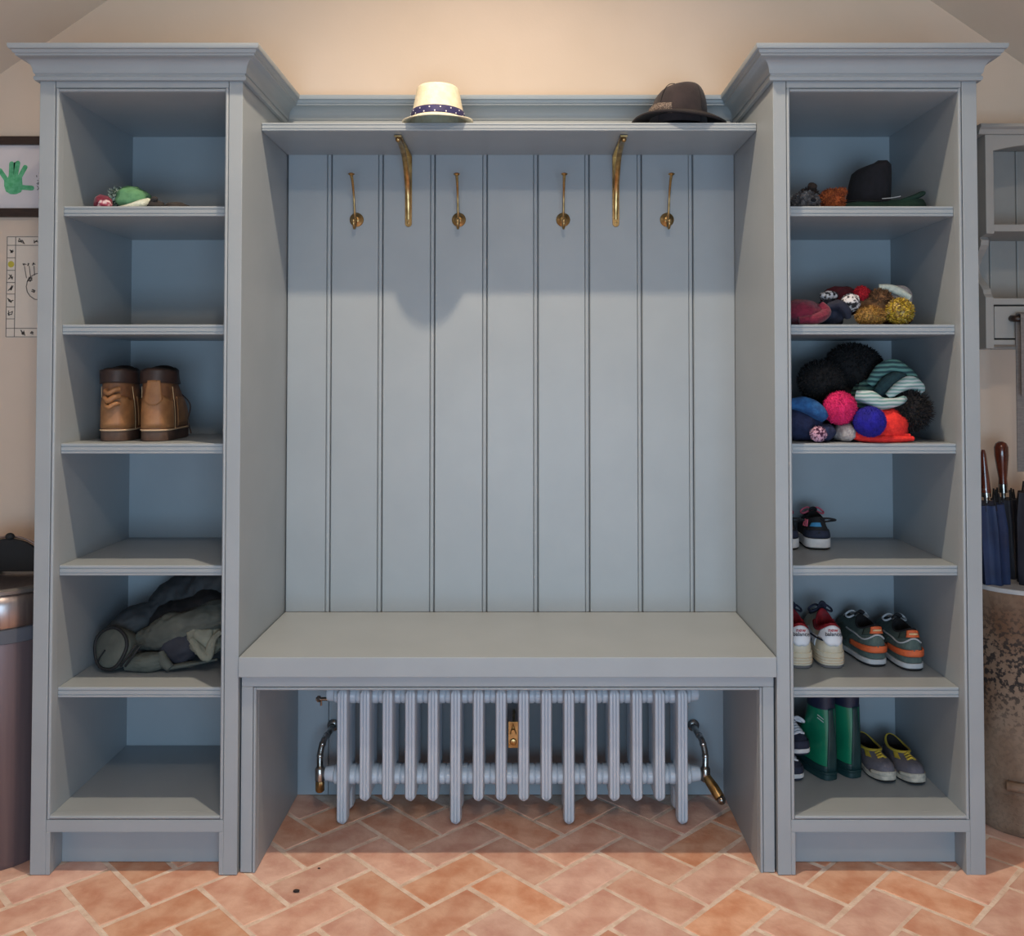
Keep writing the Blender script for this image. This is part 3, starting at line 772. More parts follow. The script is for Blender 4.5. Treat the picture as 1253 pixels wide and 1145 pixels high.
# ---- navy canvas lace-ups stacked by the stile
GREYL = mat('lilac_grey_lining', (128, 130, 150), .9)
WLACE = mat('white_lace', (212, 212, 218), .8)
def canvas_shoe(label, x, y, z, rz, rx, fz=.058, bow=True):
    s = Shoe('canvas_shoe', label, (x, y, z), rz + PI, 'navy canvas shoes', L=.165, heel=.028, mid=.027, ball=.035, spring=.005, hz=.040, sz=.034, fz=fz,
             yo=.32, ax=.022, ay=.040, toe_h=.034, upper=NAVY, lining=GREYL, rx=rx, sole=((.004, .0005, NAVY), (.012, .002, WSOLE)))
    s.tongue(GREYL, .45, .022 if bow else .002); s.laces(WLACE, 6, .45, .92, .40, .0040 if bow else .003, bow)
    s.patch('toe_cap', PI - .9, PI + .9, .02, .22, NAVY, .0012, 18, 4)
    return s
canvas_shoe('navy canvas lace-up with white sole, underneath in the stacked pair', .698, .345, .141, .06, 0, .038, False)
canvas_shoe('navy canvas lace-up with white sole, on top of its pair', .702, .348, .2045, .16, .0)

# ================================================================== HATS ON THE SHELF
STRAW = mat('pale_straw', (238, 230, 206), .75, rgb2=(230, 218, 186), scale=60, bump=.35, bscale=260)
BAND = mat('navy_ribbon', (44, 42, 92), .7, rgb2=(38, 36, 80), scale=60)
DOT = mat('white_dot', (226, 226, 236), .7)
SHZ = 1.8735
fed = thing('straw_hat', 'pale straw trilby with a navy polka-dot band on the hat shelf', 'hat', (-.2365, .216, SHZ))
def fed_crown(a, f):
    """f 0..1 up the crown side"""
    rx = .0735 - .0165 * f; ry = .088 - .018 * f
    return Vector((rx * math.cos(a), ry * math.sin(a), .016 + .088 * f + (.004 * math.sin(a) * f)))
rows = []
N = 48
for f in (0, .1, .25, .45, .65, .82, .93, .98, 1.0): rows.append([fed_crown(2 * PI * k / N, f) * 1.0 for k in range(N)])
for s, dz in ((.94, .002), (.8, -.001), (.6, -.010), (.35, -.018), (.08, -.020)):
    rows.append([Vector((fed_crown(2 * PI * k / N, 1).x * s, fed_crown(2 * PI * k / N, 1).y * s, .104 + dz + .006 * math.cos(4 * PI * k / N) * (1 - s) * 2)) for k in range(N)])
MB().grid(rows, True, False, True).build('crown', STRAW, fed, smooth=50)
rows = []
for i in range(7):
    f = i / 6; row = []
    for k in range(N):
        a = 2 * PI * k / N; rx = .073 + .0225 * f; ry = .087 + .027 * f
        z = .017 - .010 * f + (.010 * f * f * abs(math.cos(a)) ** 3) * (1 if math.cos(a) > 0 else .4) - .004 * f * max(0, -math.sin(a)) + .012 * f * max(0, math.sin(a))
        row.append(Vector((rx * math.cos(a), ry * math.sin(a), max(z, .0035))))
    rows.append(row)
MB().grid(rows, True).build('brim', STRAW, fed, smooth=60, solid=.003)
rows = [[fed_crown(2 * PI * k / N, f) * 1.0 + Vector((math.cos(2 * PI * k / N), math.sin(2 * PI * k / N), 0)) * .0016 for k in range(N)] for f in (.02, .1, .2, .29)]
MB().grid(rows, True).build('hat_band', BAND, fed, smooth=60, solid=.0008)
for r_ in range(2):
    for k in range(16):
        a = 2 * PI * (k + .5 * (r_ % 2)) / 16; f = (.085, .215)[r_]; p = fed_crown(a, f); nx = Vector((math.cos(a) / .0735, math.sin(a) / .088, 0)).normalized()
        o = MB().lathe([(.0019, 0), (.0019, .0007), (.001, .0010)], 8).build('dot', DOT, fed, smooth=50); o.location = p + nx * .0028; o.rotation_euler = nx.to_track_quat('Z', 'Y').to_euler()

FELT = mat('black_brown_felt', (50, 41, 43), .95, rgb2=(40, 33, 36), scale=30, bump=.15, bscale=200, sheen=.1)
FELT2 = mat('dark_brim_felt', (30, 27, 30), .95, rgb2=(36, 32, 35), scale=30, bump=.15, bscale=200)
TWEED = mat('grey_tweed_band', (120, 108, 100), .9, rgb2=(70, 60, 58), scale=240, kind='voronoi')
bh = thing('felt_hat', 'dark brown-black soft brimmed hat on the hat shelf', 'hat', (.420, .262, SHZ))
rows = []
for i in range(13):
    f = i / 12; ang = f * PI / 2; row = []
    for k in range(40):
        a = 2 * PI * k / 40; s = math.cos(ang) ** .45 if f < 1 else .04
        wob = 1 + .03 * noise.noise(Vector((math.cos(a) * 2, math.sin(a) * 2, f * 2)))
        row.append(Vector((.079 * s * wob * math.cos(a) + .010 * f, .078 * s * wob * math.sin(a) - .012 * f, .014 + .112 * math.sin(ang) ** .9 + .006 * math.cos(a + .5) * f)))
    rows.append(row)
MB().grid(rows, True, False, True).build('crown', FELT, bh, smooth=60)
rows = []
for i in range(8):
    f = i / 7; row = []
    for k in range(48):
        a = 2 * PI * k / 48; rx = .078 + .050 * f; ry = .077 + .052 * f
        z = .036 - .012 * f + .009 * math.sin(2 * a + .6) * f * (.5 + .5 * f) - .012 * f * f + .010 * f * max(0, -math.sin(a))
        row.append(Vector((rx * math.cos(a), ry * math.sin(a), max(z, .0035))))
    rows.append(row)
MB().grid(rows, True).build('brim', FELT2, bh, smooth=60, solid=.006)
for a0 in (0, PI / 2, PI, -PI / 2):
    pts = [Vector((.080 * math.cos(f * PI / 2) ** .45 * math.cos(a0 + .7) + .010 * f, .079 * math.cos(f * PI / 2) ** .45 * math.sin(a0 + .7) - .012 * f, .016 + .112 * math.sin(f * PI / 2) ** .9)) for f in [k / 14 for k in range(14)]]
    MB().tube(pts, .0011, 5).build('seam', FELT2, bh)
rows = []
for i in range(3):
    rows.append([Vector((.0812 * math.cos(a), .0802 * math.sin(a), .034 + .014 * i + .006 * (1 - abs(k - 8) / 8))) for k, a in enumerate([PI + .1 + k * .07 for k in range(17)])])
MB().grid(rows).build('tweed_patch', TWEED, bh, smooth=60, solid=.001)

# ================================================================== KNITWEAR: BOOT BOOKCASE TOP SHELF
Z1 = 1.627
MAROON = mat('maroon_knit', (116, 24, 52), .95, rgb2=(92, 16, 40), scale=120, bump=.5, bscale=260, sheen=.2)
PALEK = mat('pale_pink_knit', (206, 184, 190), .95, rgb2=(150, 60, 84), scale=90, kind='voronoi', bump=.4, bscale=200)
LTGREEN = mat('light_green_cloth', (112, 160, 122), .9, rgb2=(86, 136, 96), scale=16, bump=.3, bscale=120)
CREAMK = mat('cream_fleece', (206, 212, 200), .95, rgb2=(186, 194, 182), scale=120, bump=.6, bscale=220)
SPECK = mat('speckled_green_yarn', (56, 74, 66), .95, rgb2=(150, 168, 158), scale=140, kind='noise', lo=.48, hi=.56)
DKGREY = mat('charcoal_wool', (44, 42, 44), .95, rgb2=(58, 54, 54), scale=70, bump=.5, bscale=200)
t = thing('knitted_sock_ball', 'small maroon and pale pink knitted bundle beside the green hat', 'bundle', (-1.085, .10, Z1))
put(blob('body', MAROON, None, (-1.085, .10, Z1 + .020), (.023, .026, .021), 1, .10, 2.5, Z1), t)
put(blob('pale_fold', PALEK, None, (-1.073, .083, Z1 + .013), (.018, .014, .014), 2, .12, 2.5, Z1), t)
t = thing('child_hat', 'light green child hat with cream edge and speckled tuft', 'hat', (-1.015, .13, Z1))
put(blob('crown', LTGREEN, None, (-1.022, .135, Z1 + .036), (.041, .050, .034), 3, .14, 2.0, Z1, fold=.05), t)
put(cloth_tube('cream_edge', CREAMK, None, [(-1.035, .085, Z1 + .006), (-1.01, .078, Z1 + .008), (-.984, .09, Z1 + .016), (-.977, .12, Z1 + .028)], [.005, .007, .011, .010], 4, .1, floor_z=Z1), t)
put(fluff('tuft', SPECK, None, (-1.058, .12, Z1 + .040), (.020, .020, .026), 420, .55, .8, 5, .05), t)
t = thing('dark_glove', 'small dark grey knitted glove lying beside the green hat', 'glove', (-.955, .118, Z1))
put(blob('palm', DKGREY, None, (-.955, .118, Z1 + .015), (.019, .034, .016), 6, .1, 2.4, Z1, fold=.06), t)
put(cloth_tube('thumb', DKGREY, None, [(-.958, .100, Z1 + .020), (-.950, .092, Z1 + .028), (-.944, .090, Z1 + .033)], [.009, .008, .005], 2), t)
t = thing('charcoal_hat', 'flat charcoal knitted hat lying at the bare end of the shelf', 'hat', (-.904, .13, Z1))
put(blob('crown', DKGREY, None, (-.904, .130, Z1 + .013), (.030, .045, .015), 8, .08, 2.4, Z1), t)
put(cloth_tube('cuff', DKGREY, None, [(-.928, .092, Z1 + .006), (-.904, .083, Z1 + .006), (-.880, .094, Z1 + .006)], [.005, .006, .005], 3, floor_z=Z1), t)

# ================================================================== BUNDLED JACKET
ZJ = .439
JCH = mat('charcoal_jacket_cloth', (40, 45, 50), .75, rgb2=(52, 57, 60), scale=12, bump=.9, bscale=22)
JOL = mat('olive_grey_cloth', (84, 87, 80), .8, rgb2=(64, 68, 64), scale=14, bump=.9, bscale=26)
JLT = mat('pale_olive_lining', (130, 130, 116), .9, rgb2=(108, 108, 96), scale=20, bump=.9, bscale=40)
JNV = mat('dark_navy_lining', (34, 36, 46), .8, rgb2=(42, 44, 54), scale=14, bump=.8, bscale=22)
JBK = mat('black_trim', (20, 21, 24), .7)
jk = thing('bundled_jacket', 'charcoal and olive jacket bundled up on a bookcase shelf', 'jacket', (-.92, .26, ZJ))
put(cloth_tube('body', JCH, None, [(-1.015, .31, ZJ + .10), (-.97, .31, ZJ + .135), (-.90, .31, ZJ + .160), (-.83, .30, ZJ + .178), (-.765, .29, ZJ + .182)], [.045, .068, .078, .076, .066], 1, .17, .95, 40), jk)
put(cloth_tube('under_layer', JBK, None, [(-1.00, .27, ZJ + .075), (-.93, .25, ZJ + .100), (-.85, .24, ZJ + .125), (-.765, .24, ZJ + .14)], [.055, .062, .062, .055], 7, .18, 1, 34, floor_z=ZJ), jk)
put(cloth_tube('sleeve', JOL, None, [(-1.01, .20, ZJ + .070), (-.96, .185, ZJ + .085), (-.90, .18, ZJ + .110), (-.83, .185, ZJ + .130), (-.765, .19, ZJ + .135)], [.030, .040, .042, .042, .038], 2, .24, .9, 40), jk)
put(cloth_tube('skirt', JCH, None, [(-1.05, .22, ZJ + .045), (-.97, .24, ZJ + .045), (-.87, .25, ZJ + .045), (-.77, .25, ZJ + .05)], [.042, .045, .048, .045], 12, .2, 1, 34, floor_z=ZJ), jk)
put(cloth_tube('collar', JCH, None, [(-1.105, .19, ZJ + .075), (-1.07, .22, ZJ + .10), (-1.02, .26, ZJ + .12), (-.98, .28, ZJ + .14)], [.02, .032, .038, .035], 21, .2, 1, 26), jk)
for d_, r_ in ((0, .0016), (.012, .0014)):
    put(MB().tube(curve([(-1.04 + d_, .128, ZJ + .020), (-1.02 + d_, .120, ZJ + .045), (-1.00 + d_, .130, ZJ + .075)], 6), .0028, 6).build('cord', JBK, None, smooth=60), jk)
# hood: a shallow open cup turned to the front, with a dark bound rim
hc, hn = Vector((-1.074, .148, ZJ + .060)), Vector((-.35, -.90, .25)).normalized()
hu = hn.cross(Vector((0, 0, 1))).normalized(); hv = hu.cross(hn)
def ring(r, d, sq=1.0, n=28): return [hc + (hu * math.cos(2 * PI * k / n) * r * (1 + .07 * math.sin(3 * 2 * PI * k / n)) + hv * math.sin(2 * PI * k / n) * r * sq) + hn * d for k in range(n)]
put(MB().grid([ring(.012, .012, 1.0), ring(.030, .010), ring(.044, .006), ring(.052, .0), ring(.054, -.012), ring(.045, -.05)], True, True, True).build('hood', JOL, None, smooth=60), jk)
put(MB().tube(ring(.052, .003) + [ring(.052, .003)[0]], .0045, 8).build('hood_binding', JBK, None, smooth=60), jk)
for k in (24,): put(MB().tube(curve([ring(.046, .006)[k], (ring(.02, .015)[k] + ring(.046, .01)[k]) / 2, ring(.006, .016)[k]], 5), .0022, 6).build('seam', JBK, None), jk)
put(cloth_tube('hem_fold', JOL, None, [(-1.035, .150, ZJ + .018), (-.99, .145, ZJ + .022), (-.95, .15, ZJ + .028), (-.93, .155, ZJ + .035)], [.016, .020, .020, .012], 4, .26, 1, 26, floor_z=ZJ), jk)
put(cloth_tube('hem_fold', JOL, None, [(-.945, .150, ZJ + .050), (-.935, .143, ZJ + .030), (-.915, .138, ZJ + .012)], [.010, .013, .010], 5, .16, 1, 14, floor_z=ZJ), jk)
put(cloth_tube('strap', JOL, None, [(-.925, .143, ZJ + .010), (-.89, .145, ZJ + .017), (-.84, .150, ZJ + .024), (-.80, .155, ZJ + .030)], [.009, .011, .008, .005], 6, .12, .6, 14, floor_z=ZJ), jk)
put(blob('lining', JNV, None, (-.905, .172, ZJ + .058), (.052, .032, .045), 9, .10, 2, ZJ + .004, fold=.04, rot=(0, -.35, 0)), jk)
put(blob('pale_flap', JLT, None, (-.835, .158, ZJ + .080), (.044, .020, .034), 10, .18, 2.2, ZJ + .03, fold=.10, rot=(0, .55, .1)), jk)
put(cloth_tube('cuff', JLT, None, [(-.862, .140, ZJ + .085), (-.838, .132, ZJ + .064), (-.815, .132, ZJ + .048), (-.806, .138, ZJ + .085), (-.786, .140, ZJ + .106)], [.008, .011, .012, .009, .006], 11, .4, 1, 22), jk)

# ================================================================== KNITWEAR: TOP SHELF OF THE FULL BOOKCASE
GFUR = mat('grey_fur', (118, 116, 118), .95, rgb2=(62, 58, 60), scale=70, bump=.4, bscale=150)
BRFUR = mat('dark_brown_fur', (54, 42, 36), .95, rgb2=(40, 30, 26), scale=60)
ORFUR = mat('rust_orange_fur', (168, 88, 44), .95, rgb2=(128, 58, 26), scale=50)
BKCLOTH = mat('black_wool', (15, 15, 21), .95, rgb2=(22, 22, 30), scale=60, bump=.3, bscale=200)
BOTTLE = mat('bottle_green_cloth', (18, 44, 36), .85, rgb2=(26, 58, 46), scale=18, bump=.3, bscale=120)
BKFUR = mat('black_fur', (11, 11, 13), .9, rgb2=(20, 19, 22), scale=60)
t = thing('animal_hat', 'child animal hat of grey, brown and orange fur', 'hat', (0.763, .15, Z1))
put(fluff('grey_face', GFUR, None, (0.730, .14, Z1 + .030), (.040, .045, .030), 900, .22, .88, 11, .05, Z1), t)
put(fluff('brown_ear', BRFUR, None, (0.760, .20, Z1 + .058), (.030, .025, .026), 500, .3, .85, 12, .05), t)
put(blob('ear_tip', BRFUR, None, (0.766, .19, Z1 + .082), (.012, .010, .012), 13, .1), t)
put(fluff('orange_back', ORFUR, None, (0.806, .16, Z1 + .036), (.036, .045, .036), 1000, .24, .88, 14, .05, Z1), t)
put(blob('nose', BKCLOTH, None, (0.738, .093, Z1 + .028), (.007, .005, .005), 15, .02), t)
put(fluff('orange_ear', ORFUR, None, (0.830, .15, Z1 + .060), (.014, .014, .014), 300, .4, .85, 16, .06), t)
t = thing('black_bowler', 'black wool hat with a tall crown lying on the bottle green cloth', 'hat', (0.931, .22, Z1 + .036))
rows = []
for f, s in ((0, 1.0), (.15, 1.02), (.4, 1.0), (.7, .96), (.9, .90), (1.0, .72), (1.02, .3)):
    rows.append([Vector((0.928 + .012 * f + .056 * s * math.cos(a), .23 + .06 * s * math.sin(a), Z1 + .040 + .108 * f + .012 * f * math.cos(a))) for a in [2 * PI * k / 32 for k in range(32)]])
put(MB().grid(rows, True, True, True).build('crown', BKCLOTH, None, smooth=50), t)
rows = [[Vector((0.924 + r * 1.0 * math.cos(a) * (1.0 if math.cos(a) > 0 else 1.12), .225 + r * 1.05 * math.sin(a), Z1 + .040 + dz + .004 * math.cos(2 * a))) for a in [2 * PI * k / 36 for k in range(36)]] for r, dz in ((.05, .006), (.062, .004), (.074, .003), (.076, -.001), (.05, -.003))]
put(MB().grid(rows, True).build('brim', BKCLOTH, None, smooth=60), t)
t = thing('folded_scarf', 'bottle green folded cloth under the black hat', 'cloth', (0.938, .17, Z1))
put(cloth_tube('fold', BOTTLE, None, [(0.833, .17, Z1 + .018), (0.898, .165, Z1 + .019), (0.968, .165, Z1 + .020), (1.028, .17, Z1 + .024), (1.050, .175, Z1 + .03)], [.017, .021, .022, .024, .018], 3, .10, 1, 22, floor_z=Z1), t)
put(cloth_tube('fold', BKCLOTH, None, [(0.848, .20, Z1 + .014), (0.938, .21, Z1 + .016), (1.018, .21, Z1 + .020), (1.048, .215, Z1 + .026)], [.016, .019, .022, .016], 4, .10, 1, 20, floor_z=Z1), t)
put(cloth_tube('raised_corner', BOTTLE, None, [(0.983, .16, Z1 + .036), (1.018, .16, Z1 + .046), (1.046, .165, Z1 + .058), (1.054, .17, Z1 + .062)], [.008, .010, .010, .004], 5, .1, .7, 14), t)
put(MB().tube(curve([(0.933, .142, Z1 + .041), (0.958, .14, Z1 + .043), (0.980, .14, Z1 + .047)], 5), .0012, 5).build('pale_edging', PALEGREY, None), t)

# ---- second shelf
Z2 = 1.332
GOLD = mat('gold_glitter_yarn', (196, 168, 52), .45, rgb2=(120, 92, 20), scale=160, kind='voronoi', spec=.8)
TAN = mat('tan_gold_yarn', (164, 126, 58), .7, rgb2=(116, 80, 36), scale=110)
SPECKW = mat('white_black_speckle_knit', (206, 204, 208), .95, rgb2=(40, 38, 42), scale=120, kind='noise', lo=.46, hi=.56, bump=.5, bscale=200)
GREYK = mat('pale_grey_knit', (178, 172, 172), .95, rgb2=(140, 132, 134), scale=120, bump=.6, bscale=240)
CRIM = mat('crimson_yarn', (184, 24, 40), .9, rgb2=(150, 14, 30), scale=80)
DKMAR = mat('dark_maroon_knit', (88, 20, 34), .95, rgb2=(66, 12, 24), scale=100, bump=.5, bscale=240)
BROWNF = mat('brown_faux_fur', (128, 92, 60), .95, rgb2=(90, 60, 40), scale=70)
t = thing('folded_beanie', 'folded maroon knitted beanie against the bookcase stile', 'hat', (.715, .12, Z2))
put(blob('body', MAROON, None, (.712, .13, Z2 + .035), (.062, .07, .035), 21, .08, 2, Z2, fold=.06), t)
put(cloth_tube('cuff', MAROON, None, [(.69, .065, Z2 + .012), (.735, .062, Z2 + .018), (.762, .078, Z2 + .034), (.75, .085, Z2 + .055)], [.010, .013, .013, .009], 22, .12, floor_z=Z2), t)
t = thing('navy_glove', 'dark navy knitted glove between the maroon beanie and gold pompom', 'glove', (.80, .16, Z2))
put(blob('palm', NAVY, None, (.795, .15, Z2 + .034), (.036, .05, .036), 23, .12, 2.2, Z2, fold=.05), t)
put(cloth_tube('thumb', NAVY, None, [(.775, .10, Z2 + .05), (.80, .09, Z2 + .055), (.818, .09, Z2 + .038), (.825, .095, Z2 + .02)], [.010, .012, .011, .007], 24), t)
t = thing('speckled_mitten', 'black and white speckled knitted mitten in the hat pile', 'mitten', (.845, .10, Z2))
put(blob('hand', SPECKW, None, (.842, .125, Z2 + .063), (.025, .024, .023), 25, .10, 2.2), t)
put(blob('cuff', SPECKW, None, (.800, .165, Z2 + .083), (.024, .02, .014), 26, .10, 2.2), t)
t = thing('maroon_bobble_hat', 'dark maroon bobble hat with a crimson pompom', 'hat', (.86, .20, Z2))
put(blob('crown', DKMAR, None, (.845, .21, Z2 + .070), (.050, .05, .042), 27, .10, 2.2, Z2, fold=.05), t)
put(fluff('pompom', CRIM, None, (.878, .145, Z2 + .088), (.021, .021, .021), 600, .25, .88, 28, .06), t)
put(blob('cuff', DKMAR, None, (.905, .20, Z2 + .085), (.026, .03, .022), 29, .10, 2.4), t)
t = thing('gold_bobble_hat', 'gold glitter pompom hat at the front of the knitwear shelf', 'hat', (.95, .10, Z2))
put(fluff('pompom', GOLD, None, (.957, .095, Z2 + .037), (.035, .034, .036), 1500, .22, .9, 30, .05, Z2), t)
put(fluff('fringe', TAN, None, (.886, .105, Z2 + .026), (.040, .030, .026), 1300, .26, .9, 31, .045, Z2, .5), t)
put(blob('crown', BROWNF, None, (.925, .17, Z2 + .050), (.055, .05, .045), 32, .12, 2.2, Z2), t)
t = thing('brown_fur_hood', 'brown faux fur trim lying behind the gold pompom', 'fur trim', (.93, .17, Z2))
put(fluff('fur', BROWNF, None, (.921, .135, Z2 + .077), (.030, .028, .020), 800, .4, .86, 33, .05), t)
t = thing('grey_beanie', 'pale grey knitted beanie on top of the pile behind the gold pompom', 'hat', (.975, .20, Z2))
put(blob('crown', GREYK, None, (.985, .17, Z2 + .082), (.034, .035, .030), 34, .08, 2.4), t)
put(cloth_tube('cuff', CREAMK, None, [(.925, .15, Z2 + .103), (.95, .143, Z2 + .102), (.972, .138, Z2 + .092), (1.0, .14, Z2 + .075)], [.009, .010, .010, .009], 35, .12), t)
put(blob('base', DKMAR, None, (.985, .19, Z2 + .030), (.044, .05, .03), 36, .1, 2.2, Z2), t)

# ---- third shelf
Z3 = 1.037
TEAL = mat('teal_stripe_knit', (92, 140, 136), .95, rgb2=(40, 70, 78), scale=26, kind='wave', bump=.4, bscale=200)
TEALW = mat('white_teal_knit', (188, 200, 204), .95, rgb2=(120, 160, 158), scale=34, kind='wave', bump=.4, bscale=200)
DKTEAL = mat('dark_teal_knit', (22, 46, 54), .95, rgb2=(30, 60, 66), scale=100, bump=.4, bscale=200)
HOTP = mat('hot_pink_yarn', (214, 34, 104), .9, rgb2=(184, 22, 84), scale=60)
ROYAL = mat('royal_blue_yarn', (26, 22, 150), .9, rgb2=(18, 14, 120), scale=60)
SCAR = mat('scarlet_knit', (232, 50, 42), .9, rgb2=(206, 34, 34), scale=90, bump=.5, bscale=220)
CORAL = mat('coral_pink_knit', (240, 76, 104), .9, rgb2=(222, 56, 90), scale=90, bump=.4, bscale=220)
BLUEK = mat('blue_knit', (34, 92, 148), .95, rgb2=(24, 66, 116), scale=60, bump=.5, bscale=220)
NAVYK = mat('navy_knit', (22, 30, 60), .95, rgb2=(32, 42, 76), scale=90, bump=.5, bscale=220)
PINKSP = mat('pink_speckle_yarn', (212, 170, 190), .95, rgb2=(70, 30, 60), scale=150, kind='noise', lo=.45, hi=.56)
BLKBRF = mat('black_brown_fur', (14, 13, 16), .9, rgb2=(26, 23, 26), scale=40)
t = thing('black_fur_hat', 'big black fur hat on top of the knitwear heap', 'hat', (0.874, .24, Z3 + 0.016))
put(fluff('crown', BKFUR, None, (0.892, .25, Z3 + .175 + 0.016), (.078, .085, .068), 2600, .16, .92, 41, .03), t)
put(fluff('ear_flap', BKFUR, None, (0.789, .20, Z3 + .140 + 0.016), (.062, .07, .055), 2000, .18, .92, 42, .03), t)
put(fluff('back_flap', BKFUR, None, (0.844, .27, Z3 + .085 + 0.016), (.085, .08, .07), 1500, .16, .92, 43, .03, Z3), t)
t = thing('teal_striped_hat', 'teal and white striped bobble hat draped over the heap', 'hat', (.93, .17, Z3))
put(blob('crown', TEAL, None, (.935, .19, Z3 + .100), (.075, .06, .058), 44, .10, 2, Z3, fold=.06), t)
put(cloth_tube('stripe', TEAL, None, [(.895, .14, Z3 + .145), (.925, .13, Z3 + .185), (.96, .13, Z3 + .190), (.992, .125, Z3 + .165), (1.008, .13, Z3 + .14)], [.012, .018, .020, .018, .012], 45, .1, 1, 18), t)
put(cloth_tube('dark_stripe', DKTEAL, None, [(.905, .118, Z3 + .120), (.925, .108, Z3 + .148), (.95, .105, Z3 + .165), (.975, .106, Z3 + .165)], [.012, .015, .013, .008], 46, .1, 1, 16), t)
put(cloth_tube('white_stripe', TEALW, None, [(.925, .098, Z3 + .115), (.952, .092, Z3 + .138), (.98, .09, Z3 + .150), (1.003, .098, Z3 + .140), (1.012, .11, Z3 + .118)], [.009, .014, .017, .015, .010], 47, .1, 1, 16), t)
put(cloth_tube('cuff', TEALW, None, [(.845, .10, Z3 + .118), (.875, .085, Z3 + .112), (.90, .08, Z3 + .098), (.935, .082, Z3 + .100), (.965, .09, Z3 + .11)], [.014, .021, .018, .014, .010], 48, .1, .9, 18), t)
t = thing('red_knit_hat', 'scarlet knitted hat with a royal blue pompom at the shelf front', 'hat', (.90, .09, Z3))
put(blob('crown', SCAR, None, (.925, .115, Z3 + .042), (.055, .06, .045), 49, .08, 2, Z3, fold=.04), t)
put(blob('coral_patch', CORAL, None, (.893, .10, Z3 + .072), (.024, .024, .020), 50, .06), t)
put(cloth_tube('cuff', SCAR, None, [(.825, .085, Z3 + .020), (.86, .065, Z3 + .010), (.915, .060, Z3 + .009), (.975, .068, Z3 + .010)], [.014, .012, .011, .008], 51, .1, .8, 18, floor_z=Z3), t)
put(cloth_tube('cuff', SCAR, None, [(.83, .09, Z3 + .03), (.87, .075, Z3 + .022), (.92, .070, Z3 + .021), (.97, .078, Z3 + .017)], [.012, .010, .009, .007], 52, .1, .8, 18, floor_z=Z3), t)
put(fluff('pompom', ROYAL, None, (.861, .052, Z3 + .053), (.041, .040, .040), 3000, .10, .95, 53, .02, Z3), t)
t = thing('pink_bobble_hat', 'grey hat with a hot pink pompom beside the royal blue one', 'hat', (.80, .10, Z3))
put(fluff('pompom', HOTP, None, (.797, .082, Z3 + .086), (.043, .040, .045), 2200, .15, .92, 54, .025), t)
put(blob('crown', GREYK, None, (.815, .105, Z3 + .024), (.026, .05, .026), 55, .1, 2, Z3), t)
t = thing('blue_beanie', 'blue and navy beanie with a speckled pink pompom by the stile', 'hat', (.72, .12, Z3))
put(blob('crown', NAVYK, None, (.712, .13, Z3 + .050), (.056, .06, .052), 56, .08, 2, Z3, fold=.05), t)
put(cloth_tube('blue_panel', BLUEK, None, [(.675, .085, Z3 + .098), (.705, .075, Z3 + .094), (.735, .072, Z3 + .078), (.755, .078, Z3 + .062)], [.014, .020, .020, .014], 57, .1, 1, 18), t)
put(blob('cuff', NAVYK, None, (.755, .10, Z3 + .024), (.034, .04, .025), 58, .08, 2, Z3), t)
put(fluff('pompom', PINKSP, None, (.733, .055, Z3 + .022), (.021, .020, .020), 700, .22, .9, 59, .06, Z3), t)
t = thing('black_bobble_hat', 'black hat with a large shaggy black pompom beside the scarlet hat', 'hat', (.99, .12, Z3))
put(fluff('pompom', BLKBRF, None, (.987, .105, Z3 + .078), (.050, .046, .054), 1700, .42, .84, 60, .028, Z3), t)
put(blob('crown', BKCLOTH, None, (.995, .21, Z3 + .06), (.05, .055, .06), 61, .08, 2, Z3), t)

# ================================================================== ON THE WALL BY THE BOOT BOOKCASE
FRAME = mat('dark_wood_frame', (42, 30, 26), .5, rgb2=(54, 40, 34), scale=30, stretch=(1, 1, 6))
PAPER = mat('white_paper', (212, 206, 208), .9); GREENINK = mat('green_handprint_paint', (72, 160, 110), .85, rgb2=(104, 184, 138), scale=90)
INK = mat('grey_pencil', (112, 105, 100), .9); YINK = mat('yellow_crayon', (190, 176, 70), .9)
pf = thing('picture_frame', 'dark framed picture of a green handprint on the wall', 'picture', (-1.50, WY, 1.79))
fx0, fx1, fz0, fz1, fw = -.22, .20, -.1175, .119, .024
def mitre(name, pts): MB().prism(pts, 'Y', -.020, -.001).build(name, FRAME, pf, bevel=.0015)
mitre('frame_bar', [(fx0, fz1), (fx1, fz1), (fx1 - fw, fz1 - fw), (fx0 + fw, fz1 - fw)]); mitre('frame_bar', [(fx0, fz0), (fx0 + fw, fz0 + fw), (fx1 - fw, fz0 + fw), (fx1, fz0)])
mitre('frame_bar', [(fx0, fz0), (fx0, fz1), (fx0 + fw, fz1 - fw), (fx0 + fw, fz0 + fw)]); mitre('frame_bar', [(fx1, fz0), (fx1 - fw, fz0 + fw), (fx1 - fw, fz1 - fw), (fx1, fz1)])
MB().box(fx0 + .02, fx1 - .02, -.008, -.004, fz0 + .02, fz1 - .02).build('picture_paper', PAPER, pf)
hand = MB(); hx, hz_ = -.006, -.010
def flat_capsule(mb, p, q, r0, r1, y0=-.0092, y1=-.0081):
    d = (Vector(q) - Vector(p)); L = d.length; d /= L; nrm = Vector((-d.y, d.x)); pr = []
    for k in range(9): a = PI / 2 + PI * k / 8; pr.append(Vector(p) + (d * math.cos(a) + nrm * math.sin(a)) * r0)
    for k in range(9): a = -PI / 2 + PI * k / 8; pr.append(Vector(q) + (d * math.cos(a) + nrm * math.sin(a)) * r1)
    mb.prism([(v.x, v.y) for v in pr], 'Y', y0, y1)
HP = MB(); pal = [(hx + .025 * math.cos(2 * PI * k / 20) * (1 + .08 * math.sin(2 * PI * k / 10)), hz_ - .010 + .026 * math.sin(2 * PI * k / 20)) for k in range(20)]
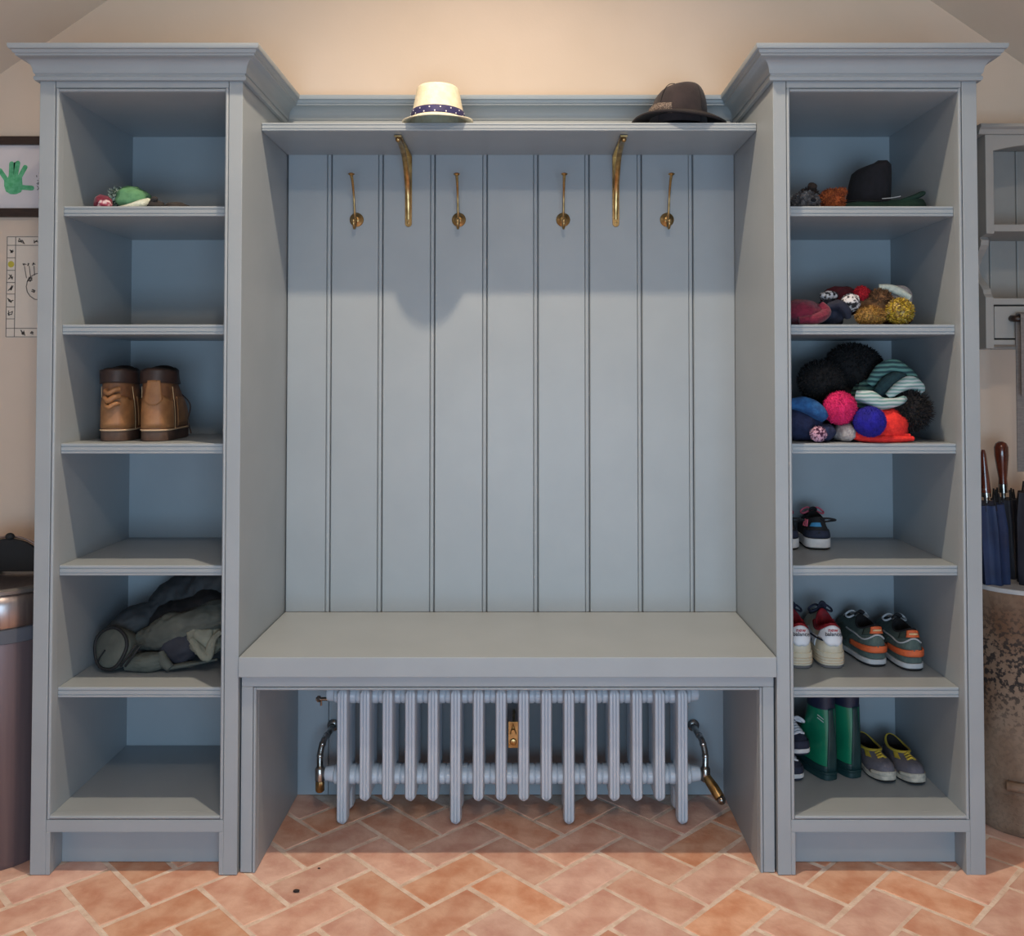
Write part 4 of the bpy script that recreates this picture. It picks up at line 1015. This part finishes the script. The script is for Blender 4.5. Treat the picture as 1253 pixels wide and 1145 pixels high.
# one outline: palm with five fingers
def finger_pts(bx, bz, tx, tz, r):
    d = Vector((tx - bx, tz - bz)).normalized(); nn = Vector((d.y, -d.x)); out = [Vector((bx, bz)) - nn * r]
    for k in range(7): a = PI - PI * k / 6; out.append(Vector((tx, tz)) + nn * math.cos(a) * r + d * math.sin(a) * r)
    out.append(Vector((bx, bz)) + nn * r); return [(v.x, v.y) for v in out]
outl = []
for f in ((-.024, .004, -.042, .030, .0065), (-.009, .016, -.008, .050, .0070), (.004, .017, .010, .052, .0070), (.017, .012, .032, .040, .0065), (.024, -.020, .052, -.022, .0070)):
    outl += finger_pts(*f)
outl += [(.020, -.034), (.006, -.040), (-.010, -.040), (-.024, -.032), (-.029, -.016)]
HP.prism([(x + hx, z + hz_) for x, z in outl], 'Y', -.0092, -.0079); HP.build('handprint', GREENINK, pf)
sc = MB(); rnd = random.Random(5)
for k in range(9):
    x, z = .066 + rnd.uniform(-.006, .006), .012 - k * .0055; flat_capsule(sc, (x, z), (x + rnd.uniform(-.006, .006), z + rnd.uniform(-.005, .005)), .0010, .0010)
o = sc.build('scribble', INK, pf); o['kind'] = 'stuff'
dp = thing('child_drawing', 'pencil drawing on paper with a border of small animal icons on the wall', 'drawing', (-1.43, WY, 1.468))
MB().box(-.1, .1, -.0014, -.0004, -.151, .150).build('paper', mat('cream_paper', (214, 203, 190), .9), dp)
ln_ = MB()
def stroke(p, q, r=.0009): flat_capsule(ln_, p, q, r, r, -.0021, -.0013)
for x in (-.098, -.073): stroke((x, -.148), (x, .147))
for z in (.147, .122, -.123, -.148): stroke((-.098, z), (.098, z))
for z in (.085, .048, .012, -.022, -.060, -.095): stroke((-.098, z), (-.073, z))
def scrib(c, r, n, seed, w=.0011):
    q = random.Random(seed); pr = None
    for k in range(n):
        p = (c[0] + q.uniform(-r, r), c[1] + q.uniform(-r, r))
        if pr: stroke(pr, p, w)
        pr = p
for i, z in enumerate((.104, .030, -.005, -.040, -.078)): scrib((-.086, z), .008, 8, i)
scrib((-.055, .135), .010, 8, 9); scrib((-.050, -.136), .008, 9, 10); scrib((-.012, .132), .008, 7, 11); scrib((-.02, -.136), .006, 7, 12)
for k in range(16):
    a = 2 * PI * k / 16; stroke((.0 + .040 * math.cos(a), .0 + .040 * math.sin(a)), (.040 * math.cos(a + .39), .040 * math.sin(a + .39)), .0012)
for k in range(7): stroke((-.04 + .012 * k, .038 - .004 * abs(k - 3)), (-.046 + .014 * k, .060), .0011); scrib((-.046 + .014 * k, .066), .005, 5, 30 + k)
scrib((-.03, .02), .008, 9, 20); scrib((-.018, -.012), .006, 8, 21)
o = ln_.build('pencil_lines', INK, dp); o['kind'] = 'stuff'
MB().lathe([(.009, -.0022), (.0095, -.0014)], 14, (-.086, 0, .066), axis='Y').build('yellow_icon', YINK, dp)

# ================================================================== BIN
STEEL = mat('brushed_steel', (176, 166, 164), .32, 1.0, rgb2=(156, 146, 146), scale=90, stretch=(1, 1, .05))
DSTEEL = mat('dark_lid_steel', (128, 126, 124), .35, .8); BANDM = mat('slate_plastic_band', (76, 80, 90), .6); BODY = mat('mauve_grey_metal', (116, 104, 108), .42, .55, rgb2=(104, 94, 100), scale=60, stretch=(1, 1, .04))
bn = thing('pedal_bin', 'round steel kitchen bin with a raised dark lid flap beside the boot bookcase', 'bin', (-1.362, .14, 0))
m = MB(); rows = []
for z, r in ((.0, .146), (.012, .150), (.56, .150), (.575, .150)):
    rows.append([(r * (1 + (.006 if k % 6 == 0 else 0)) * math.cos(2 * PI * k / 96), r * (1 + (.006 if k % 6 == 0 else 0)) * math.sin(2 * PI * k / 96), z) for k in range(96)])
m.grid(rows, True, True, True).build('body', BODY, bn, smooth=40)
MB().lathe([(.148, .545), (.153, .548), (.153, .580), (.148, .583)], 48).build('band', BANDM, bn, smooth=40)
MB().lathe([(.150, .583), (.154, .590), (.152, .640), (.147, .662), (.140, .668)], 48).build('collar', STEEL, bn, smooth=40)
MB().lathe([(.147, .664), (.156, .668), (.157, .676), (.150, .681), (.138, .678), (.120, .668), (.04, .662), (.01, .662)], 48).build('lid_rim', DSTEEL, bn, smooth=40)
fl = MB(); pr = [(-.10, .676)] + [(.10 * -math.cos(PI * k / 18), .682 + .082 * math.sin(PI * k / 18)) for k in range(19)] + [(.10, .676)]
fl.prism([(x - .04, z) for x, z in pr], 'Y', .105, .119); fl.build('lid_flap', JBK, bn, bevel=.003)
MB().tube([(.104 * -math.cos(PI * k / 24) - .04, .119, .682 + .086 * math.sin(PI * k / 24)) for k in range(25)], .0035, 8).build('flap_edge', STEEL, bn, smooth=60)
MB().sphere((-.035, .108, .770), (.012, .010, .010), 12, 8).build('flap_knob', JBK, bn, smooth=60)
MB().box(-.03, .03, -.175, -.14, .008, .022).build('pedal', DSTEEL, bn, bevel=.004)

# ================================================================== UMBRELLA STAND AND UMBRELLAS
def pot_material():
    m = bpy.data.materials.new('mottled_stoneware'); m.use_nodes = True; nt = m.node_tree; N = nt.nodes; K = nt.links.new; b = N['Principled BSDF']; b.inputs['Roughness'].default_value = .75
    tc = N.new('ShaderNodeTexCoord')
    def nz(sc, det, lo, hi, c0, c1, st=None):
        t = N.new('ShaderNodeTexNoise'); t.inputs['Scale'].default_value = sc; t.inputs['Detail'].default_value = det
        if st: mp = N.new('ShaderNodeMapping'); mp.inputs['Scale'].default_value = st; K(tc.outputs['Object'], mp.inputs['Vector']); K(mp.outputs['Vector'], t.inputs['Vector'])
        else: K(tc.outputs['Object'], t.inputs['Vector'])
        r = N.new('ShaderNodeValToRGB'); r.color_ramp.elements[0].position = lo; r.color_ramp.elements[1].position = hi
        r.color_ramp.elements[0].color = c0; r.color_ramp.elements[1].color = c1; K(t.outputs['Fac'], r.inputs['Fac']); return r.outputs['Color']
    base = nz(7, 6, .35, .66, L3((150, 130, 112)), L3((104, 74, 52)), (1, 1, .5))
    fleck = nz(95, 4, .49, .56, (0, 0, 0, 1), (1, 1, 1, 1))
    sep = N.new('ShaderNodeSeparateXYZ'); K(tc.outputs['Object'], sep.inputs[0])
    band = N.new('ShaderNodeValToRGB'); e = band.color_ramp.elements; e[0].position = .25; e[0].color = (.15, .15, .15, 1); e[1].position = .62; e[1].color = (.1, .1, .1, 1)
    k = band.color_ramp.elements.new(.40); k.color = (1, 1, 1, 1); k = band.color_ramp.elements.new(.50); k.color = (.9, .9, .9, 1)
    K(sep.outputs['Z'], band.inputs['Fac'])
    mul = N.new('ShaderNodeMath'); mul.operation = 'MULTIPLY'; K(fleck, mul.inputs[0]); K(band.outputs['Color'], mul.inputs[1])
    mx = N.new('ShaderNodeMix'); mx.data_type = 'RGBA'; K(mul.outputs[0], mx.inputs['Factor']); K(base, mx.inputs['A']); mx.inputs['B'].default_value = L3((38, 32, 30))
    K(mx.outputs['Result'], b.inputs['Base Color'])
    bp = N.new('ShaderNodeBump'); bp.inputs['Strength'].default_value = .3; bp.inputs['Distance'].default_value = .004; K(fleck, bp.inputs['Height']); K(bp.outputs['Normal'], b.inputs['Normal'])
    return m
POT = pot_material()
PX, PY = 1.362, .285
us = thing('umbrella_stand', 'tall mottled brown stoneware umbrella stand', 'umbrella stand', (PX, PY, 0))
MB().lathe([(.128, 0), (.137, .012), (.140, .03), (.141, .10), (.1435, .104), (.145, .115), (.1435, .126), (.141, .130), (.1425, .25), (.143, .40), (.144, .55), (.145, .628), (.147, .632), (.147, .640), (.143, .644), (.137, .640), (.135, .60), (.132, .10), (.06, .06)], 64).build('vessel', POT, us, smooth=50)
MB().lathe([(.1455, .632), (.1482, .634), (.1482, .639), (.1445, .6445)], 64).build('pale_rim', PALEGREY, us, smooth=50)
# short lug on the side near the foot
ang = -2.0
lg = MB(); d = Vector((math.cos(ang), math.sin(ang), 0)); side = Vector((-d.y, d.x, 0))
lg.tube([d * .1445 + side * -.05 + Vector((0, 0, .135)), d * .147 + Vector((0, 0, .136)), d * .1455 + side * .035 + Vector((0, 0, .136))], [.013, .013, .011], 12)
lg.build('lug', POT, us, smooth=50)
BLUEU = mat('blue_umbrella_cloth', (18, 34, 66), .65, rgb2=(28, 48, 86), scale=12, bump=.2, bscale=50)
BLACKU = mat('black_umbrella_cloth', (20, 20, 30), .6, rgb2=(30, 30, 42), scale=12, bump=.2, bscale=50)
WOODH = mat('polished_red_wood', (96, 38, 20), .22, rgb2=(64, 22, 12), scale=30, stretch=(3, 3, .6), coat=.5)
def umbrella(label, bot, top, cloth, z_c, r, handle, seed):
    """closed umbrella standing point down: bot is the tip, top the handle end"""
    bot, top = Vector(bot), Vector(top); t = thing('umbrella', label, 'umbrella', bot); ax = (top - bot); Ltot = ax.length; ax.normalize()
    u = ax.orthogonal().normalized(); v = ax.cross(u)
    def at(s): return ax * s
    N = 32; rows = []
    for f, rr in ((.02, .12), (.2, .45), (.5, .8), (.75, 1.0), (.92, 1.05), (1.0, .92)):
        s = z_c * f; rows.append([at(s) + (u * math.cos(2 * PI * k / N) + v * math.sin(2 * PI * k / N)) * r * rr * (1 + .16 * math.sin(8 * 2 * PI * k / N + f * 2.2) + .08 * noise.noise(Vector((k * .4, f * 5, seed)))) for k in range(N)])
    MB().grid(rows, True, True, True).build('canopy', cloth, t, smooth=70)
    MB().tube([at(0), at(Ltot * .93)], .006, 10).build('shaft', CHROME, t, smooth=60)
    for k in range(8):
        a = 2 * PI * k / 8 + .2; d = u * math.cos(a) + v * math.sin(a)
        MB().tube([at(z_c * .98) + d * r * .80, at(z_c + .028) + d * r * .72], [.004, .0022], 6).build('rib_tip', BLACKT, t, smooth=60)
    h0 = z_c + .03
    prof = [(f * (Ltot - h0) + h0, rr) for f, rr in handle]
    MB().tube([at(s) for s, _ in prof], [rr for _, rr in prof], 16).build('handle', WOODH, t, smooth=50)
    MB().tube([at(h0 - .012), at(h0 + .012)], [.013, .0125], 14).build('ferrule', CHROME, t, smooth=50)
    return t
KNOB = [(0, .011), (.08, .012), (.2, .011), (.45, .015), (.7, .0185), (.88, .0185), (.96, .014), (1.0, .006)]
STICK = [(0, .013), (.3, .0115), (.6, .009), (.9, .007), (1.0, .004)]
umbrella('navy blue closed umbrella with a thin wooden handle in the stand', (1.315, .285, .063), (1.240, .243, 1.005), BLUEU, .80, .042, STICK, 1)
umbrella('black closed umbrella with a turned red-wood knob handle', (1.378, .34, .063), (1.329, .320, 1.022), BLACKU, .80, .034, KNOB, 2)
ub = umbrella('black closed umbrella with its strap hanging over the stand rim', (1.392, .245, .063), (1.376, .215, 1.00), BLACKU, .83, .052, STICK, 3)
o = MB().tube(curve([(1.372, .190, .70), (1.346, .148, .668), (1.342, .131, .640), (1.343, .128, .610)], 5), .008, 8).build('strap', BLACKT, None, smooth=60); put(o, ub)

# ================================================================== WALL SHELF BY THE UMBRELLAS
WSP = mat('soft_grey_paint', (150, 148, 144), .5, rgb2=(156, 154, 150), scale=8, bump=.04, bscale=90)
KN = mat('dark_wood_pull', (52, 34, 26), .4, rgb2=(40, 26, 20), scale=40)
sh = thing('wall_shelf_unit', 'grey painted wall shelf with scalloped edge and drawer', 'wall shelf', (1.6, WY, 1.29))
def V(o): o.location = (-1.6, -WY, -1.29); return o
sx0, sx1, yf = 1.260, 1.940, .25
V(MB().prism([(yf - .016, 1.893), (yf - .020, 1.884), (yf - .010, 1.878), (yf - .004, 1.866), (WY - .001, 1.866), (WY - .001, 1.893)], 'X', sx0 - .020, sx1 + .02).build('cornice', WSP, sh, bevel=.0015))
side = [(WY - .001, 1.866), (yf + .0, 1.866), (yf, 1.594), (yf + .035, 1.588)]
for k in range(13):
    f = k / 12; side.append((yf + .058 - .030 * math.cos(f * 2 * PI * 1.0) + (-.010 * f), 1.580 - .150 * f))
side += [(yf + .008, 1.420), (yf + .008, 1.280), (WY - .001, 1.280)]
for x in (sx0, sx1 - .022): V(MB().prism(side, 'X', x, x + .022).build('side_panel', WSP, sh, bevel=.001))
for k in range(8):
    a = sx0 + .022 + k * .0795; V(MB().box(a + .001, min(a + .0785, sx1 - .022), WY - .014, WY - .001, 1.282, 1.866).build('back_board', WSP, sh, bevel=.003))
val = [(sx0 + .022, 1.866), (sx0 + .022, 1.822)]
for k in range(41):
    f = k / 40; val.append((sx0 + .022 + f * (sx1 - sx0 - .044), 1.822 + .012 - .012 * math.cos(0) + .016 * abs(math.sin(2 * PI * f * 1.5)) - (.012 if .25 < f < .75 else 0) * math.sin((f - .25) * 2 * PI)))
val.append((sx1 - .022, 1.866))
V(MB().prism(val, 'Y', yf + .002, yf + .018).build('valance', WSP, sh))
V(MB().box(sx0 + .022, sx1 - .022, yf + .004, WY - .015, 1.600, 1.620).build('shelf', WSP, sh, bevel=.002))
V(MB().box(sx0 + .022, sx1 - .022, yf + .010, WY - .015, 1.400, 1.418).build('drawer_top', WSP, sh, bevel=.002))
V(MB().box(sx0 + .022, sx1 - .022, yf + .010, WY - .015, 1.290, 1.304).build('drawer_base', WSP, sh, bevel=.002))
for i in range(3):
    a = sx0 + .026 + i * .2115; dr = V(MB().box(a, a + .206, yf + .012, WY - .03, 1.308, 1.396).build('drawer', WSP, sh, bevel=.002))
    o = MB().tube(curve([(a + .045, yf + .010, 1.362), (a + .05, yf - .010, 1.360), (a + .10, yf - .014, 1.360), (a + .155, yf - .010, 1.360), (a + .16, yf + .010, 1.362)], 6), .009, 10).build('pull', KN, dr, smooth=60); 
WEB = mat('grey_webbing', (112, 106, 104), .85, rgb2=(126, 120, 116), scale=60, stretch=(1, 1, 4))
sp = MB(); sxx = 1.347
sp.prism([(yf - .0255, 1.368), (yf - .0245, 1.371), (yf - .014, 1.3735), (yf - .004, 1.371), (yf - .002, 1.366), (yf - .002, .945), (yf + .0005, .945), (yf + .001, 1.367), (yf - .003, 1.3745), (yf - .014, 1.3765), (yf - .026, 1.373), (yf - .028, 1.368), (yf - .027, 1.15), (yf - .025, 1.15)], 'X', sxx - .011, sxx + .011)
tag(sp.build('strap', WEB), 'grey webbing strap hanging from the pull of the wall shelf drawer', 'strap')
# crumbs on the floor
CR_ = mat('dark_crumb', (40, 30, 28), .9)
for (x, y, r) in ((-.535, -.072, .0055), (-.505, .028, .0025)):
    o = blob('floor_crumb', CR_, None, (x, y, r * .5), (r * 1.5, r * .8, r * .6), 3, .2, 2, 0.0, 10, 6); tag(o, 'dark crumb of dirt on the brick floor' if r > .004 else 'tiny dark speck on the bricks near the bench foot', 'crumb')

# ================================================================== PIECES OF PARTS
NEST = {'lettering': 'heel_tab', 'sole_groove': 'midsole', 'dot': 'hat_band', 'tweed_patch': 'crown', 'seam': ('hood', 'crown'), 'hood_binding': 'hood',
        'flap_edge': 'lid_flap', 'flap_knob': 'lid_flap', 'ferrule': 'handle', 'rib_tip': 'canopy', 'screw': ('back_plate', 'wall_plate'), 'valve_handle': 'valve',
        'valve_cap': 'valve', 'pipe_collar': 'valve', 'wall_rose': 'valve', 'stay_nut': 'wall_stay', 'stay_rod': 'wall_stay', 'logo_stripe': 'pull_tab',
        'pale_rim': 'vessel', 'lug': 'vessel', 'stitching': 'upper', 'scribble': 'picture_paper', 'handprint': 'picture_paper', 'yellow_icon': 'paper',
        'pencil_lines': 'paper', 'finial': 'brace', 'knob': 'upper_arm', 'lower_knob': 'lower_arm', 'reflective_stripe': 'upper', 'toe_bumper': 'upper',
        'opening_trim': 'upper', 'top_toggle': 'navy_top', 'side_logo': 'upper', 'pull_loop': 'upper', 'lace_loop': 'tongue', 'pale_edging': 'fold'}
kids = {}
for o in list(bpy.data.objects):
    if o.parent is not None and o.parent.parent is None: kids.setdefault(o.parent.name, []).append(o)
def base(o): return o.name.split('.')[0]
def cen(o):
    v = o.data.vertices; q = sum((x.co for x in v), Vector()) / max(1, len(v)); return o.matrix_basis @ q
for sibs in kids.values():
    for o in sibs:
        want = NEST.get(base(o))
        if not want: continue
        want = (want,) if isinstance(want, str) else want
        c = [p for p in sibs if base(p) in want]
        if not c: continue
        p = min(c, key=lambda q: (cen(q) - cen(o)).length)
        X = p.matrix_basis.inverted() @ o.matrix_basis
        o.parent = p; o.matrix_parent_inverse = Matrix.Identity(4); o.matrix_basis = X
